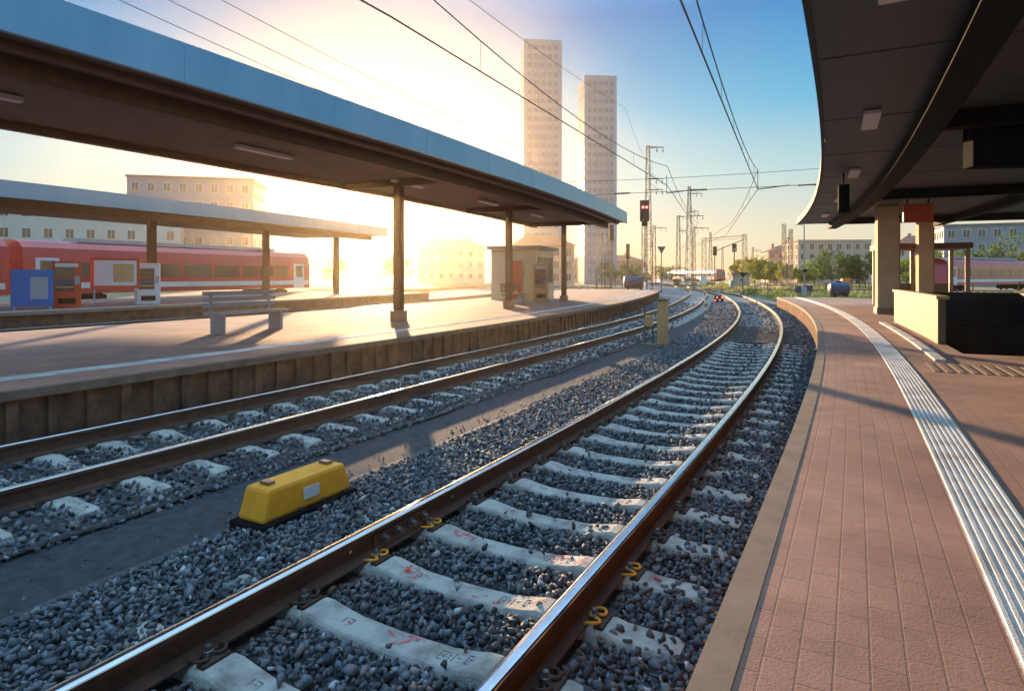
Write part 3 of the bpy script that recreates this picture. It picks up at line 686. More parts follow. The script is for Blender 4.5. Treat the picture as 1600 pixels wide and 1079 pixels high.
machine('pale grey ticket machine farther along the far platform', 18.5, -25.6, 'white')
machine('orange vending machine near the end of the left platform canopy', 29.5, -10.4, 'tan')
# small kiosk under the end of the left canopy
x, y, _ = trk(33, -12.2); t = thing('kiosk', 'tan kiosk with glazed front near the end of the left canopy', 'kiosk', (x,y,PZ), -head(33))
b = MB(); b.box((0,0,1.35),(2.6,3.4,2.7),'pillar'); b.build('wall', t)
b = MB(); b.box((0,0,2.8),(3.0,3.8,.18),'darkroof'); b.build('roof', t)
for yy in (-1,0,1): b = MB(); b.box((1.31,yy,1.6),(.03,.85,1.4),'glass'); b.build('window', t)
b = MB(); b.box((0,-1.715,1.05),(.95,.03,2.1),'redsign'); b.build('door', t)

# ---- blue tanks at the platform ends
def tank(lab, X, Y, w, h, m='tank'):
    t = thing('grit_bin', lab, 'grit bin', (X,Y,PZ))
    b = MB(); r = h/2; n = 20; prof = []
    for k in range(9): a = math.pi*k/8-math.pi/2; prof.append((max(.02, r*math.cos(a)**.55), math.copysign(abs(math.sin(a))**1.6, math.sin(a))*.5*w*.28+ (w*.36 if k > 4 else -w*.36 if k < 4 else 0)))
    i = len(b.v)
    for rr, hh in prof:
        for q in range(n): t_ = 2*math.pi*q/n; b.v.append((hh, rr*math.cos(t_), r+.06+rr*math.sin(t_)))
    for j in range(8):
        for q in range(n): b.face((i+j*n+q, i+j*n+(q+1)%n, i+(j+1)*n+(q+1)%n, i+(j+1)*n+q), m)
    b.face([i+q for q in range(n)], m); b.face([i+8*n+q for q in range(n)], m); b.build('drum', t, smooth=True)
    b = MB(); b.box((0,0,r*2+.07),(w*.3,r*.5,.05),'dark'); b.build('lid', t)
    for sx in (-w*.3,w*.3): b = MB(); b.box((sx,0,.08),(.12,r*1.3,.16),'dark'); b.build('foot', t)
tank('wide blue rounded bin at the far end of the left platform', at(990,61), 61, 1.95, 1.28)
tank('dark blue rounded bin at the end of the near platform', at(1311,38), 38, 1.15, .86)
t = thing('utility_box', 'small orange box on a post behind the dark blue bin', 'box', (at(1321,39.5),39.5,PZ)); b = MB(); b.box((0,0,.98),(.5,.35,.28),'orange'); bevel(b.build('box', t), .03)
b = MB(); b.bar((0,0,0),(0,0,.84),.05,'grey',8); b.build('post', t)

# ================================================================== trackside equipment
x, y, _ = trk(4.75-.9, -1.95)
t = thing('trackside_box', 'bright yellow low trackside box on a black base left of the near rail', 'trackside box', (-1.72,5.05,-.27), -R(28.6))
b = MB(); b.box((0,0,.22),(.30,.92,.24),'yellow',0,.86); bevel(b.build('cover', t), .03)
b = MB(); b.box((0,0,.05),(.36,1.0,.11),'dark'); bevel(b.build('base', t), .015)
for yy in (-.36,-.12,.12,.36):
    for sx in (-1,1): b = MB(); b.bar((sx*.15,yy,.125),(sx*.166,yy,.125),.014,'bolt',6); b.build('bolt', t)
b = MB(); b.box((.152,.0,.22),(.008,.16,.09),'white'); b.build('plate', t)
for yy in (-.3,.3): b = MB(); b.box((.0,yy,.35),(.1,.06,.03),'bolt'); b.build('handle', t)
b = MB(); b.tube([(0,.5,.05),(.02,.7,.03),(-.05,1.2,.01),(-.12,2.0,.01)], .02, 'cable'); b.build('cable', t)
b = MB(); pts = [trk(s, -2.97+.05*math.sin(s*1.3)+.03*math.sin(s*3.1), -.235) for s in np.arange(1, 30, .4)]; b.tube(pts, .022, 'cable')
tag(b.build('cable'), 'black cable lying along the left edge of the grit path', 'cable')
b = MB(); pts = [trk(s, 1.02+.10*math.sin(s*1.7+1)+.05*math.sin(s*4), -.20+.012*math.sin(s*5)) for s in np.arange(1.6, 5, .1)]; b.tube(pts, .010, 'cable')
tag(b.build('cable'), 'thin wire lying outside the right rail of the near track', 'cable')
X0, Y0 = at(1035.5,16.9), 16.9
t = thing('trackside_cabinet', 'tall tan cabinet post standing between the two tracks', 'cabinet', (X0,Y0,-.27), -R(25))
b = MB(); b.box((0,0,.68),(.26,.22,1.16),'tan'); bevel(b.build('body', t), .012)
b = MB(); b.box((0,-.118,.72),(.20,.014,.9),'tan'); b.build('door', t)
b = MB(); b.box((0,0,1.285),(.32,.28,.05),'beige'); b.build('cap', t)
b = MB(); b.box((0,0,.05),(.34,.30,.12),'coping'); b.build('foot', t)
t = thing('terminal_box', 'small tan terminal box on two thin legs beside the cabinet post', 'terminal box', (at(1011,17.4),17.4,-.27), -R(25))
b = MB(); b.box((.05,0,.68),(.20,.16,.30),'tan'); bevel(b.build('box', t), .01)
for sx in (-.06,.16):
    b = MB(); b.bar((sx,0,0),(sx,0,1.2 if sx < 0 else .54),.022,'mast',8); b.build('leg', t)
b = MB(); b.box((.05,0,.03),(.4,.3,.06),'coping'); b.build('foot', t)
Y0 = 28
t = thing('marker_post', 'short red and white striped post on the path between tracks', 'marker post', (at(1103,Y0),Y0,-.27))
for k in range(5): b = MB(); b.lathe((0,0,.06+.16*k), [(.075,0),(.075,.16)], 'white' if k % 2 == 0 else 'pillar_b', 12); b.build('band', t)
b = MB(); b.lathe((0,0,0), [(.2,0),(.16,.05),(.09,.06)], 'dark', 12); b.build('foot', t)
t = thing('dwarf_signal', 'low black signal with two red lamps beside the near track', 'signal', (at(1122.5,44),44,-.24))
b = MB(); b.box((0,0,.30),(.70,.30,.42),'dark',0,.8); bevel(b.build('housing', t), .02)
b = MB(); b.box((0,0,.05),(.85,.4,.10),'coping'); b.build('foot', t)
b = MB(); b.lathe((0,0,.5), [(.10,0),(.10,.22),(.04,.3)], 'grey', 10); b.build('cap', t)
for sx in (-.14,.20): b = MB(); b.bar((sx,-.15,.40),(sx,-.19,.40),.045,'redlamp',12); b.build('lamp', t)
b = MB(); b.bar((-.27,-.15,.2),(-.27,-.19,.2),.035,'redlamp',12); b.build('lamp', t)
b = MB(); b.box((.04,-.16,.22),(.14,.012,.16),'white'); b.build('number_plate', t)

# ================================================================== masts, signals, wires
def lattice(b, h, w0, w1, m, n=None, r=.045):
    n = n or max(6, int(h/ .9)); c = lambda z: (w0+(w1-w0)*z/h)/2
    for sx, sy in ((1,1),(1,-1),(-1,1),(-1,-1)): b.bar((sx*c(0),sy*c(0),0),(sx*c(h),sy*c(h),h),r,m,4)
    for k in range(n):
        z0, z1 = h*k/n, h*(k+1)/n; a, d = c(z0), c(z1); s = 1 if k % 2 else -1
        for sg in (1,-1):
            b.bar((-s*a,sg*a,z0),(s*d,sg*d,z1),r*.55,m,4,caps=False); b.bar((sg*a,-s*a,z0),(sg*d,s*d,z1),r*.55,m,4,caps=False)
            b.bar((-d,sg*d,z1),(d,sg*d,z1),r*.5,m,4,caps=False)
def mast(lab, px, Y, topy, w0, w1, arms=(), rz=0, base=-.4, r=.045):
    h = (431.2-topy)*Y/982.2+CAM_Z-base
    t = thing('catenary_mast', lab, 'mast', (at(px,Y),Y,base), rz, 'lattice masts over the yard')
    b = MB(); lattice(b, h, w0, w1, 'mast', r=r); b.build('lattice_tower', t)
    b = MB(); b.box((0,0,.2),(w0+.4,w0+.4,.6),'coping'); b.build('foundation', t)
    for ay, L_, side in arms:
        z = (431.2-ay)*Y/982.2+CAM_Z-base; b = MB(); x1 = side*L_
        b.bar((0,0,z),(x1,0,z),.06,'mast',4); b.bar((0,0,z-.12),(x1,0,z-.02),.035,'mast',4); b.bar((0,0,min(h,z+.9)),(x1*.7,0,z),.025,'mast',4)
        o = b.build('cross_arm', t)
        for q in (.55,.95):
            b = MB()
            b.lathe((x1*q,0,z-.62),[(.03,0),(.09,.06),(.04,.12),(.09,.18),(.04,.24),(.09,.30),(.03,.36),(.02,.58)],'insul',8); b.build('insulator', o)
    return t
mast('tall slender lattice mast with three arms behind the red signal', 1012.5, 75, 228, .95, .35, ((230,1.9,1),(279,1.8,1),(296,1.8,1)))
mast('tall tapering lattice mast in the middle of the yard', 1077, 105, 291, 1.2, .35, ((302,2.2,1),(337,2.4,1),(330,1.6,1)))
mast('narrow lattice mast just left of the tapering mast', 1060, 120, 337, .8, .45, ((338,1.6,1),(360,1.5,1)))
mast('slim lattice mast close behind the tapering mast', 1084.5, 135, 354, .6, .4, ((356,3.2,1),))
mast('stout lattice mast left of the cross bracing', 1100, 150, 371, 1.0, .8)
mast('lattice mast with a pointed top beside the left distant signal', 1110, 140, 363, .9, .3)
mast('lattice mast carrying the slanting arm over the train', 1163.5, 130, 366, .9, .7)
mast('thin distant lattice mast between the two signals', 1129, 190, 385, .7, .3)
mast('thin distant lattice mast right of the slanting arm', 1176, 185, 386, .9, .3, ((391,2.5,1),))
mast('pale mast in front of the rose apartment house', 1225, 100, 350, .6, .42)
mast('lattice mast with small aerials before the apartment houses', 1235.5, 95, 358, .55, .4, ((372,.7,-1),))
mast('left yard mast beyond the end of the left canopy', 936, 84, 335, .75, .5, ((352,1.6,1),))
mast('second yard mast right of the canopy end', 949, 92, 346, .8, .5, ((365,1.8,-1),))
mast('distant short yard mast near the far track', 1022, 130, 352, .8, .45, ((356,2.6,1),))
# gantry arm and portal wires
t = thing('gantry_arm', 'long horizontal lattice arm with a slanting strut joining two masts', 'gantry')
b = MB(); Z = (431.2-371)*140/982.2+CAM_Z
p0 = (at(1100,150),150,Z+.3); p1 = (at(1164,130),130,Z-.2)
b.bar(p0,p1,.10,'mast',4); b.bar((p0[0],p0[1],p0[2]-.5),(p1[0],p1[1],p1[2]-.5),.06,'mast',4)
b.build('beam', t)
b = MB(); b.bar((at(1120,140),140,(431-391)*140/982+CAM_Z),(at(1162,130),130,(431-374)*130/982+CAM_Z),.09,'mast',4); b.build('strut', t)
def signal(lab, px, Y, top, bot, w, base_z=-.4, lamps=(), cross=False, board=None, latt=False):
    t = thing('signal', lab, 'signal', (at(px,Y),Y,base_z), 0, 'signals over the yard')
    z = lambda v: (431.2-v)*Y/982.2+CAM_Z-base_z
    h0, h1 = z(bot), z(top)
    b = MB()
    if latt: lattice(b, h0+.3, .5, .42, 'mast', r=.03)
    else: b.bar((0,.12,0),(0,.12,h0+.4),.09,'mast',10)
    b.build('mast', t)
    b = MB(); b.box((0,0,(h0+h1)/2),(w,.22,h1-h0),'dark'); hd = bevel(b.build('signal_head', t), .04)
    b = MB(); b.box((0,-.125,(h0+h1)/2),(w*.7,.03,(h1-h0)*.82),'screen'); b.build('shield', hd)
    for (lx, ly) in lamps: b = MB(); zz = z(ly); b.bar((lx*w,-.14,zz),(lx*w,-.20,zz),w*.13,'redlamp',12); b.build('lamp', hd)
    if cross:
        b = MB(); a = w*.36; zc = h0+.3*(h1-h0); b.bar((-a,-.16,zc-a),(a,-.16,zc+a),w*.06,'white'); b.bar((a,-.18,zc-a),(-a,-.18,zc+a),w*.06,'white'); b.build('cross_mark', hd)
    if board:
        z0, z1 = z(board[1]), z(board[0]); dz = (z1-z0)/3
        for k in range(3): b = MB(); b.box((0,-.05,z0+dz*(k+.5)),(.22,.05,dz-.005),'white' if k != 1 else 'redsign'); b.build('mast_plate', t)
    b = MB(); b.box((0,0,.1),(.7,.7,.3),'coping'); b.build('foundation', t)
    return t
s1 = signal('large dark signal with two red lamps at the end of the left platform', 1007, 60, 313, 346, .86, PZ-.3, ((-.2,324),(.2,324)), board=(402,426), latt=True)
b = MB(); zz = (431.2-349)*60/982.2+CAM_Z-(PZ-.3); b.box((0,-.02,zz),(.55,.2,.5),'dark'); b.build('indicator_box', s1)
signal('left distant dark signal against the pale sky above the train', 1117, 120, 385, 399, .72)
signal('right distant signal with a white cross mark', 1147.5, 112, 381, 393.5, .78, cross=True)
signal('small dark signal near the left yard masts', 955.5, 78, 352, 376, .5)
signal('lower dark signal left of the blue bin', 981, 80, 381, 404, .45)
def tri(lab, px, Y, top, bot, w, m):
    t = thing('triangle_sign', lab, 'sign', (at(px,Y),Y,-.4)); z = lambda v: (431.2-v)*Y/982.2+CAM_Z+.4
    b = MB(); a, c = z(top), z(bot)
    f = [(-w/2,-.05,a),(w/2,-.05,a),(0,-.05,c)]; k = [(p[0],0,p[2]) for p in f]
    b.poly(f[::-1], m); b.poly(k, m)
    for i in range(3): j = (i+1)%3; b.poly([f[i],f[j],k[j],k[i]], m)
    b.build('plate', t)
    b = MB(); b.bar((0,.05,0),(0,.05,a-.1),.05,'mast',8); b.build('post', t)
tri('grey inverted triangle sign on a pole near the left masts', 1033.5, 70, 385, 397, .95, 'mast')
tri('dark inverted triangle sign low in the weedy ground', 1161, 62, 425.5, 434, .80, 'dark')
def lamp_post(lab, px, Y, topy, arm, base=-.4):
    t = thing('lamp_post', lab, 'lamp post', (at(px,Y),Y,base)); h = (431.2-topy)*Y/982.2+CAM_Z-base
    b = MB(); b.bar((0,0,0),(0,0,h),.085,'metal',10,.05); b.build('pole', t)
    b = MB(); b.tube([(0,0,h-.1),(arm*.3,0,h+.05),(arm*.8,0,h+.1)],.03,'metal'); b.build('arm', t)
    b = MB(); b.box((arm,0,h+.1),(.55,.25,.10),'grey'); bevel(b.build('lamp_head', t), .03)
    b = MB(); b.box((0,0,.5),(.42,.35,.9),'grey'); bevel(b.build('base_cabinet', t), .03)
    b = MB(); b.box((0,-.15,2.6),(.35,.2,.25),'dark'); b.build('camera_box', t)
lamp_post('galvanised lamp post with a left arm beside the near canopy end', 1256.5, 62, 352, -.55)
for q, (px, dz, w, lab) in enumerate(((1249,.55,.7,'blue box left of the lamp post foot'), (1262,.62,.8,'larger blue box right of the lamp post foot'))):
    t = thing('equipment_box', lab, 'box', (at(px,64),64,-.4)); b = MB(); b.box((0,0,dz+.15),(w,.5,.62),'tank'); bevel(b.build('cabinet', t), .03); b = MB(); b.box((0,0,.2),(w*.7,.4,.4),'coping'); b.build('foot', t)

# ---- overhead line
def sag(a, c, n, d): return [tuple(Vector(a).lerp(Vector(c), k/n)-Vector((0,0,4*d*(k/n)*(1-k/n)))) for k in range(n+1)]
def catenary(lab, offf, zc, zm, spans):
    t = thing('overhead_line', lab, 'overhead wire')
    b1 = MB(); b2 = MB(); dr = []
    for s0, s1 in spans:
        n = 14; ss = np.linspace(s0, s1, n+1)
        A = trk(s0, offf(s0)); C = trk(s1, offf(s1))
        P = [tuple(Vector((A[0],A[1],zc)).lerp(Vector((C[0],C[1],zc)), k/n)) for k in range(n+1)]
        Q = sag((A[0],A[1],zm),(C[0],C[1],zm), n, .55)
        b1.tube(P,   .016, 'wire', 5); b2.tube(Q, .013, 'wire', 5)
        for k in range(2, n, 2): b = MB(); b.bar(P[k], Q[k], .005, 'wire', 4); b.build('dropper', t)
    b1.build('contact_wire', t); b2.build('messenger_wire', t)
SP = [(-14,8),(8,29.2),(29.2,62),(62,105)]
SP1 = [(-14,7.5),(7.5,29.2),(29.2,62),(62,105)]
catenary('overhead wires following the nearest track', lambda s: 0.0, 5.5, 6.35, SP1)
catenary('overhead wires following the second track', lambda s: float(off2(s)), 5.85, 6.75, SP1)
def span(lab, s, z, o0, o1, ins, drops):
    t = thing('head_span', lab, 'span wire'); b = MB(); p = trk(s,o0,z+.05); q = trk(s,o1,z+.12); b.tube([p,q], .012, 'wire', 5); b.build('span_wire', t)
    p2 = trk(s,o0,z+.95); q2 = trk(s,o1,z+1.05); b = MB(); b.tube(sag(p2,q2,10,.3), .010, 'wire', 5); b.build('upper_wire', t)
    for o in ins:
        a = trk(s,o,z+.085); c = trk(s,o+.75,z+.09); b = MB(); b.bar(a,c,.03,'insul',8)
        for k in range(6): e = Vector(a).lerp(Vector(c),(k+.5)/6); f = Vector(a).lerp(Vector(c),(k+.75)/6); b.bar(e,f,.065,'insul',10)
        b.build('insulator', t)
    for o in drops:
        b = MB(); b.bar(trk(s,o,z+.85),trk(s,o,z-.0),.014,'wire',5); b.bar(trk(s,o,z),trk(s,o+1.3,z+.12),.022,'mast',6); b.build('steady_arm', t)
span('cross span of wires and insulators over the two near tracks', 29.2, 5.5, -13.5, 9, (-2.9,1.6,-6.4), (0,-3.95))
for lab, o, za, zb, e in (('dark feeder wire running to the slender mast', -7.2, 9.4, 15.0, (at(1012.5,75),75)),
                          ('upper thin feeder wire over the left canopy', -13.9, 9.9, 9.9, None),
                          ('middle thin feeder wire over the left canopy', -14.6, 9.5, 9.4, None),
                          ('lowest thin feeder wire over the left canopy', -15.3, 9.2, 9.0, None)):
    b = MB(); a = trk(8, o, za); c = (e[0],e[1],zb) if e else trk(95, o, zb)
    mid = trk(38, o, za+(zb-za)*.45)
    pts = sag(a, mid, 12, .25)+sag(mid, c, 12, .4)[1:]; b.tube(pts, .011, 'wire', 5); tag(b.build('feeder_wire'), lab, 'wire')

# ================================================================== trains
def train(lab, P, ang, cars, L_, m_body, m_band, front=False, zb=-.1, m_low=None):
    t = thing('regional_train', lab, 'train', (P[0],P[1],zb), ang)     # local: x along the train, origin at its front
    Wd, H0, H1 = 2.85, .75, 3.75
    for c in range(cars):
        x1 = -c*(L_+.6); x0 = x1-L_; nose = 1.2 if (front and c == 0) else .05
        b = MB(); pr = [(-Wd/2,H0),(-Wd/2-.0,2.6),(-Wd/2+.12,3.3),(-Wd/2+.5,H1-.12),(-.4,H1),(.4,H1),(Wd/2-.5,H1-.12),(Wd/2-.12,3.3),(Wd/2,2.6),(Wd/2,H0)]
        i = 0; st = [(x0,0),(x1-nose,0),(x1-nose*.35,.06),(x1,.22)]
        for x, k in st:
            for yy, zz in pr: b.v.append((x-(max(0,zz-1.9)*.45 if k >= .2 else 0), yy*(1-k*.5), H0+(zz-H0)*(1-k*.25)))
        n = len(pr)
        for j in range(3):
            for q in range(n-1): b.face((j*n+q,(j+1)*n+q,(j+1)*n+q+1,j*n+q+1), ('red' if (j > 0 and front) else m_body))
            b.face((j*n, (j+1)*n, (j+1)*n+n-1, j*n+n-1), 'dark')
        b.face(list(range(n)), m_body); b.face([3*n+q for q in range(n)], 'red' if front else m_body); b.build('carriage_body', t)
        b = MB(); b.box(((x0+x1)/2,0,H1+.09),(L_*.7,1.5,.22),'grey'); b.build('roof_unit', t)
        for sy in (-1,1):
            if m_band:
                b = MB(); b.box(((x0+x1-nose)/2,sy*(Wd/2+.004),1.22),(L_-nose-.4,.02,.32),m_band); b.build('stripe', t)
            nw = 7; wl = (L_-nose-4.6)/nw
            for k in range(nw):
                xc = x0+2.2+wl*(k+.5); b = MB(); b.box((xc,sy*(Wd/2+.006),2.12),(wl-.28,.03,.82),'glass'); b.build('window', t)
            for xd in (x0+1.2, x1-nose-1.3): b = MB(); b.box((xd,sy*(Wd/2+.008),1.78),(1.2,.03,1.95),m_low or 'white'); d = b.build('door', t); b = MB(); b.box((xd,sy*(Wd/2+.03),2.15),(.75,.02,.9),'glass'); b.build('door_glass', d)
        for xb in (x0+3.4, x1-3.6):
            b = MB(); b.box((xb,0,.42),(2.6,2.2,.5),'dark')
            for dx in (-.9,.9):
                for sy in (-.75,.75): b.bar((xb+dx,sy-.07,.46),(xb+dx,sy+.07,.46),.45,'dark',14)
            b.build('bogie', t)
        if front and c == 0:
            xw = x1
            b = MB(); b.poly([(xw+.05,-.98,1.62),(xw+.05,.98,1.62),(xw+.04,.97,1.84),(xw-.47,.80,2.95),(xw-.47,-.80,2.95),(xw+.04,-.97,1.84)],'glass'); b.build('windscreen', t)
            b = MB(); b.box((xw-.02,0,.72),(.5,2.3,.45),'dark'); b.build('coupler_apron', t)
            for sy in (-.75,.75): b = MB(); b.bar((xw-.02,sy,1.25),(xw+.06,sy,1.25),.13,'whitelamp',12); b.build('headlight', t)
    return t
p = trk(70, -36.2); 
train('long red regional train standing behind the farther left platform', trk(46,-36.2), math.pi/2-head(20), 3, 22, 'red', 'white', False, -.1)
train('white regional train with a red front in the far yard', (at(1127,185),185), math.atan2(-34,4), 2, 20, 'white', 'red', True, -.1)
train('pink red train at the right edge behind the near platform', (47,70), math.atan2(-16,-25), 2, 24, 'red', 'white', False, -.1)

# ================================================================== buildings
def house(lab, X, Y, rz, w, d, h, wall, roof, rows, cols, hip=0, cat='building', name='apartment_house', win=(1.1,1.5), base=-.4, sides=True):
    t = thing(name, lab, cat, (X,Y,base), rz)
    b = MB(); b.box((0,0,h/2),(w,d,h),wall); b.build('wall', t)
    b = MB()
    if hip:
        e = .4; a = [(-w/2-e,-d/2-e,h),(w/2+e,-d/2-e,h),(w/2+e,d/2+e,h),(-w/2-e,d/2+e,h)]; rl_ = w/2-d*.35; r = [(-rl_,0,h+hip),(rl_,0,h+hip)]
        b.poly([a[0],a[1],r[1],r[0]],roof); b.poly([a[2],a[3],r[0],r[1]],roof); b.poly([a[1],a[2],r[1]],roof); b.poly([a[3],a[0],r[0]],roof); b.poly(a[::-1],roof)
    else:
        b.box((0,0,h+.2),(w+.4,d+.4,.4),roof)
    o = b.build('roof', t)
    if hip:
        for cx in (-.25,.28): b = MB(); b.box((w*cx,.4,h+hip*.9),(.8,.6,1.6),'rose'); b.build('chimney', o)
    pw = MB(); pw.box((0,0,0),(win[0]+.16,.10,win[1]+.16),'white'); pw.box((0,-.03,0),(win[0],.10,win[1]),'glass'); pw.box((0,-.06,0),(.06,.08,win[1]),'white'); proto = pw.build('window', t)
    first = True
    for side in ((0,1,2,3) if sides else (0,)):
        if side in (1,3): n = max(1, int(cols*d/w)); L_ = d
        else: n = cols; L_ = w
        if side == 2: continue
        for i in range(rows):
            for j in range(n):
                u = (j+.5)/n*L_-L_/2; z = (i+.5)/rows*(h-.6)+.5
                loc, r = ((u,-d/2,z),0) if side == 0 else ((w/2,u,z),math.pi/2) if side == 1 else ((-w/2,u,z),-math.pi/2)
                if first: proto.location = loc; proto.rotation_euler = (0,0,r); first = False
                else: inst(proto, t, loc, r)
    return t
house('peach apartment block with flat roof behind the trees on the right', at(1306,172), 178, -R(3), 19.5, 12, 11.6, 'peach', 'peach', 4, 8)
house('rose apartment house with a red hipped roof left of the peach block', at(1231,195), 200, -R(14), 9.6, 15, 9.6, 'rose', 'redroof', 4, 4, 2.2)
house('pale house with red roof seen through the pillars at right', at(1480,140), 146, -R(20), 16, 10, 9, 'pale', 'redroof', 3, 6, 2.5)
house('pale blue office block at the right edge behind the train', at(1585,120), 128, -R(25), 15, 10, 12, 'slate', 'darkroof', 4, 6)
house('low red roofed shed far beyond the left masts', at(1046,240), 245, 0, 10, 8, 3.6, 'rose', 'redroof', 1, 4, 2.0, 'shed', 'shed')
house('small white hut far beyond the left masts', at(1042,215), 218, 0, 4.5, 4, 2.8, 'white', 'grey', 1, 3, 0, 'hut', 'hut')
house('grey building with a flat roof high above the farther canopy', at(290,120), 126, R(12), 22, 14, 20.5, 'slate', 'darkroof', 6, 8)
house('pale long building beyond the farther canopy at left', at(60,100), 112, R(22), 30, 12, 14.5, 'pale', 'darkroof', 4, 10)
house('peach town house behind the kiosk end of the left platform', at(846,132), 137, R(8), 13, 9, 8.5, 'peach', 'redroof', 3, 5, 2.4)
house('low rose building beyond the left yard masts', at(950,180), 186, 0, 22, 12, 6.2, 'rose', 'redroof', 2, 8, 2)
house('pale town house in the sun glow beyond the left platform', at(700,185), 192, R(8), 20, 12, 10.5, 'pale', 'redroof', 3, 7, 3)
def tower(lab, px, Y, w, d, topy, rz, floors):
    h = (431.2-topy)*Y/982.2+CAM_Z+.4; t = thing('tower_block', lab, 'tower', (at(px,Y),Y+d/2,-.4), rz)
    b = MB(); b.box((0,0,h/2),(w,d,h),'tower_a'); b.build('wall', t)
    fh = (h-3)/floors
    for k in range(floors):
        b = MB(); b.box((0,0,2.2+fh*k+fh*.5),(w+.12,d+.12,fh*.5),'tower_b')
        b.build('window_band', t)
    b = MB(); b.box((w*.1,0,h+.4),(w*.5,d*.5,.8),'grey'); b.build('roof_plant', t)
    nb = 5
    for k in range(nb+1):
        b = MB(); b.box((-w/2+w*k/nb,-d/2-.12,h/2),(.35 if 0 < k < nb else .9,.3,h),'tower_a'); b.build('facade_pier', t)
tower('wider pale tower block rising left of the other tower', 845, 150, 8.3, 9, 62, R(6), 26)
tower('narrower tower block standing nearer the slender mast', 935, 152, 7.1, 9, 118, R(6), 22)
# hut and cabinet
house('beige wooden hut beside the far train', at(1161,118), 120, -R(5), 3.2, 2.6, 2.25, 'hut', 'darkroof', 1, 1, 0, 'hut', 'hut', (.5,.6), sides=False)
for lab, px, Y, w, h, m in (('pale grey cabinet standing in front of the far white train', 1098.5, 130, 1.2, 1.9, 'white'), ('teal cabinet at the foot of the right distant signal', 1144, 108, .8, 1.2, 'teal'), ('pale narrow cabinet right of the wide blue bin', 1010, 64, .45, 1.35, 'white'), ('tan cabinet at the foot of the narrow lattice mast', 1057, 112, .9, 1.5, 'beige')):
    t = thing('switch_cabinet', lab, 'cabinet', (at(px,Y),Y,-.42)); b = MB(); b.box((0,0,h/2+.1),(w,w*.6,h),m); bevel(b.build('body', t), .03)
    b = MB(); b.box((0,-w*.3-.006,h/2+.12),(w*.8,.02,h*.8),m); b.build('door', t); b = MB(); b.box((0,0,.1),(w*1.1,w*.7,.2),'coping'); b.build('foot', t)
# fence
def fence(lab, a, c, n, h, m='tan'):
    t = thing('fence', lab, 'fence'); b = MB()
    for z in (.35*h, .68*h, h): b.bar((a[0],a[1],z-.4),(c[0],c[1],z-.4),.05,m,4)
    b.build('rails', t)
    for k in range(n+1): f = k/n; x, y = a[0]+(c[0]-a[0])*f, a[1]+(c[1]-a[1])*f; b = MB(); b.box((x,y,h/2-.4),(.12,.12,h+.1),m); b.build('post', t)
fence('long pale rail fence in front of the trees on the right', (at(1178,98),98), (at(1290,88),88), 10, 1.05, 'beige')
fence('pale rail fence continuing behind the near platform', (at(1291,88),88), (at(1470,72),72), 12, 1.05, 'beige')
fence('low railing beyond the end of the left platform', (at(905,95),95), (at(1000,92),92), 7, 1.1, 'metal')
# glazed shelter on the near platform
x, y = 17.2, 26.6; t = thing('waiting_shelter', 'brown framed glass waiting shelter beyond the pillar', 'shelter', (x,y,PZ), -R(20))
b = MB(); b.box((0,0,2.5),(3.2,2.4,.22),'beam_brown'); b.build('roof', t)
for sx, sy in ((-1.45,-1.05),(1.45,-1.05),(-1.45,1.05),(1.45,1.05),(0,1.05)): b = MB(); b.box((sx,sy,1.2),(.14,.14,2.38),'pillar_b'); b.build('post', t)
b = MB(); b.box((0,1.05,.5),(2.7,.05,.9),'beige'); b.build('back_panel', t)
b = MB(); b.box((0,.75,.45),(2.4,.4,.06),'beam_brown'); b.box((-1,.75,.2),(.08,.3,.42),'beam_brown'); b.box((1,.75,.2),(.08,.3,.42),'beam_brown'); b.build('seat', t)

# ================================================================== trees and grass
def tree(lab, X, Y, h, w, m, seed, n=900, trunk=.16, leaf=.30):
    r = np.random.default_rng(seed); t = thing('tree', lab, 'tree', (X,Y,-.42))
    b = MB(); th = h*.42; b.bar((0,0,0),(0,0,th),.03*h*.5,'bark',8,.018*h*.5)
    cl = []
    k = 10+int(w*1.3)
    for i in range(k):
        a = r.uniform(0,6.28); u = r.uniform(.2,1)**.6; zc = h*r.uniform(.30,.88); lim = math.sqrt(max(.05,1-((zc/h-.52)/.5)**2))
        c = Vector((math.cos(a)*u*w*.40*lim, math.sin(a)*u*w*.40*lim, zc)); cl.append((c, r.uniform(.14,.27)*min(w,h)))
        b.bar((0,0,min(th*.95, max(.2*h, zc-.25*h))), tuple(c), .010*h*.5,'bark',5,.004*h)
    b.build('trunk', t)
    b = MB(); V = []; per = n//k
    for c, rad in cl:
        p = r.normal(size=(per,3)); p /= np.linalg.norm(p,axis=1)[:,None]; p *= (r.random((per,1))**.45)*rad*np.array([1,1,.8]); p += np.array(c)
        p = p[p[:,2] > .25]
        for q in p:
            u = r.normal(size=3); u /= np.linalg.norm(u); v = np.cross(u, r.normal(size=3)); v /= np.linalg.norm(v); s = leaf*r.uniform(.5,1.1)
            b.poly([q-u*s-v*s*.1, q-v*s*.6, q+u*s, q+v*s*.6], m)
    b.build('crown', t, recalc=False); return t
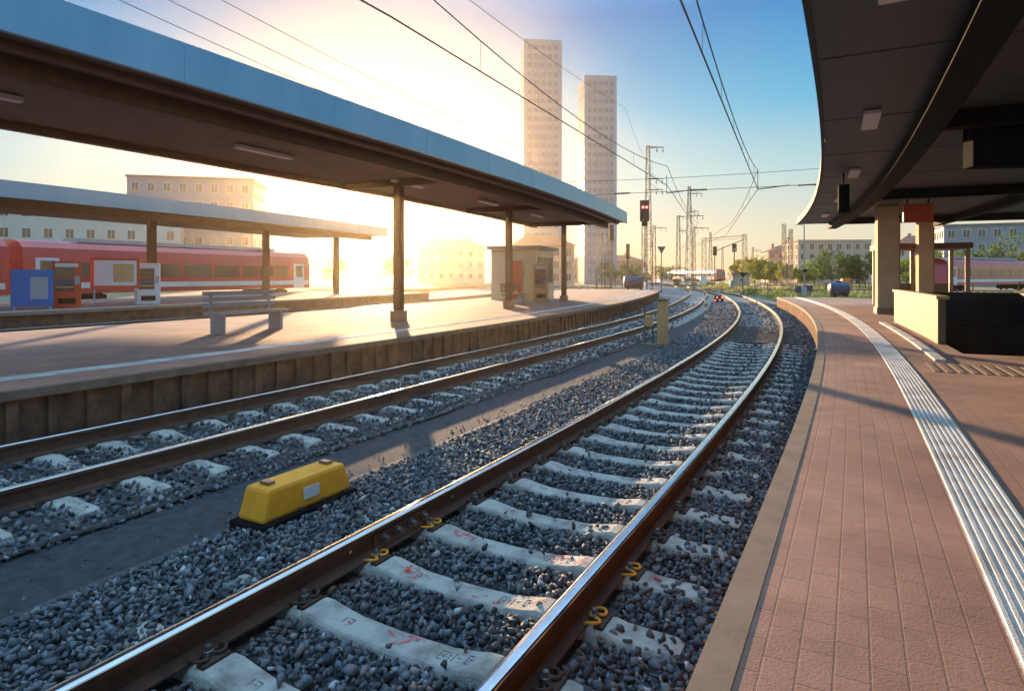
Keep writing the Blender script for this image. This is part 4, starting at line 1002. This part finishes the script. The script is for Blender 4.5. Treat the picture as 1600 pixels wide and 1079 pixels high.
TR = [('small yellow green tree just right of the far train front',1153,150,6.2,5.5,'leafy'),('round bright tree left of the hut',1159,168,7.0,6,'leaf'),
 ('wide bright green tree right of the hut',1178,140,6.4,7,'leafy'),('bright green tree under the slanting arm mast',1196,135,6.0,7,'leaf'),
 ('yellow green tree before the rose apartment house',1213,130,5.2,5.5,'leafy'),('low bush tree at the foot of the pale mast',1230,122,4.6,4.5,'leafy'),
 ('bright bush tree left of the lamp post',1246,112,3.4,3.4,'leaf'),('bright tree right of the lamp post before the peach block',1272,110,4.6,5.0,'leaf'),
 ('tall dark green tree before the peach block',1300,104,6.8,6.4,'leafd'),('dark green tree just left of the pillar',1330,100,5.4,5.0,'leafd'),
 ('dark tree right of the big pillar',1352,98,6.2,5.2,'leafd'),('bright tree seen through the glass shelter',1405,96,5.2,6,'leaf'),
 ('broad green tree behind the right train',1520,95,6.6,8,'leafd'),('green tree at the right edge above the train',1590,92,8.4,8,'leafd'),
 ('hazy dark tree behind the right edge office',1450,105,6.6,7,'leafd'),
 ('brownish tree on the horizon behind the white hut',1035,200,5.5,9,'leafd'),('small hazy tree left of the far train',1058,230,6,9,'leafd'),
 ('green bush tree left of the red signal mast',990,110,4.6,7,'leafd'),('green tree between the yard masts on the left',962,115,4.8,8,'leafd'),
 ('hazy tree in the sun glow behind the left platform',620,130,7,9,'leafd'),('hazy tree left of the sun glow',520,120,6.5,9,'leafd')]
for i, (lab, px, Y, h, w, m) in enumerate(TR): tree(lab, at(px,Y), Y, h, w, m, 100+i, n=1500 if px > 1120 else 900, leaf=.24 if Y < 125 else .32)
def grass():
    b = MB(); N = 9000; r = np.random.default_rng(5)
    for i in range(N):
        Y = 41+100*r.random()**1.6; X = at(r.uniform(1095,1480), Y)
        # keep off the main line
        cx = np.interp(Y, _Y, _X)
        if X < cx+3.0 or (Y < 45 and X < cx+2.2): continue
        if np.sin(X*.35+Y*.11)+np.sin(Y*.23-X*.17)+r.normal()*.7 < 0: continue
        hgt = r.uniform(.15,.5)*(1 if r.random() < .85 else 1.8)
        for k in range(5):
            a = r.uniform(0,6.28); dx, dy = .12*math.cos(a), .12*math.sin(a); w = .05
            x, y = X+r.normal()*.15, Y+r.normal()*.15
            b.poly([(x-w*math.sin(a),y+w*math.cos(a),-.43),(x+w*math.sin(a),y-w*math.cos(a),-.43),(x+dx*2,y+dy*2,-.42+hgt)],'grass')
    tag(b.build('grass', recalc=False), 'dry yellow green grass and weeds beyond the near platform', 'grass', kind='stuff')
grass()
for i, (px, Y, h, w, lab) in enumerate(((1172,66,.9,2.0,'low dark weed bush near the inverted triangle sign'),(1108,92,.9,3.0,'low weed bush beside the near track merging point'),(1215,70,.7,1.8,'small weed bush left of the blue boxes'),(1128,110,1.1,2.6,'yellowish bush in front of the far train'))):
    t = thing('bush', lab, 'bush', (at(px,Y),Y,-.42)); r = np.random.default_rng(50+i); b = MB()
    for k in range(260):
        a = r.uniform(0,6.28); rad = w/2*math.sqrt(r.random()); z = h*r.random()*(1-(rad/(w/2))**2*.8); q = np.array((rad*math.cos(a), rad*math.sin(a), z)); u = r.normal(size=3); u /= np.linalg.norm(u); v = np.cross(u, r.normal(size=3)); v /= np.linalg.norm(v); s = .12*r.uniform(.5,1.2)
        b.poly([q-u*s, q-v*s*.6, q+u*s, q+v*s*.6],'leafd' if i == 0 else 'leafy')
    b.build('leaves', t, recalc=False); b = MB()
    for k in range(5): a = k*1.256; b.bar((0,0,0),(math.cos(a)*w*.3,math.sin(a)*w*.3,h*.7),.02,'bark',4,.008)
    b.build('stems', t)

# ================================================================== haze
HZ = bpy.data.materials.new('haze'); HZ.use_nodes = True; n = HZ.node_tree.nodes; n.clear()
ho = n.new('ShaderNodeOutputMaterial'); pv = n.new('ShaderNodeVolumePrincipled'); HZ.node_tree.links.new(pv.outputs[0], ho.inputs['Volume'])
pv.inputs['Color'].default_value = (1.0,.82,.54,1); pv.inputs['Density'].default_value = .00044; pv.inputs['Anisotropy'].default_value = .84
M['haze'] = HZ
b = MB(); b.box((0,0,0),(1,1,1),'haze'); o = b.build('haze'); o.data.transform(Matrix.Translation((0,125,30.8)) @ Matrix.Diagonal((380,300,64.4,1)))
tag(o, None, None, kind='stuff')
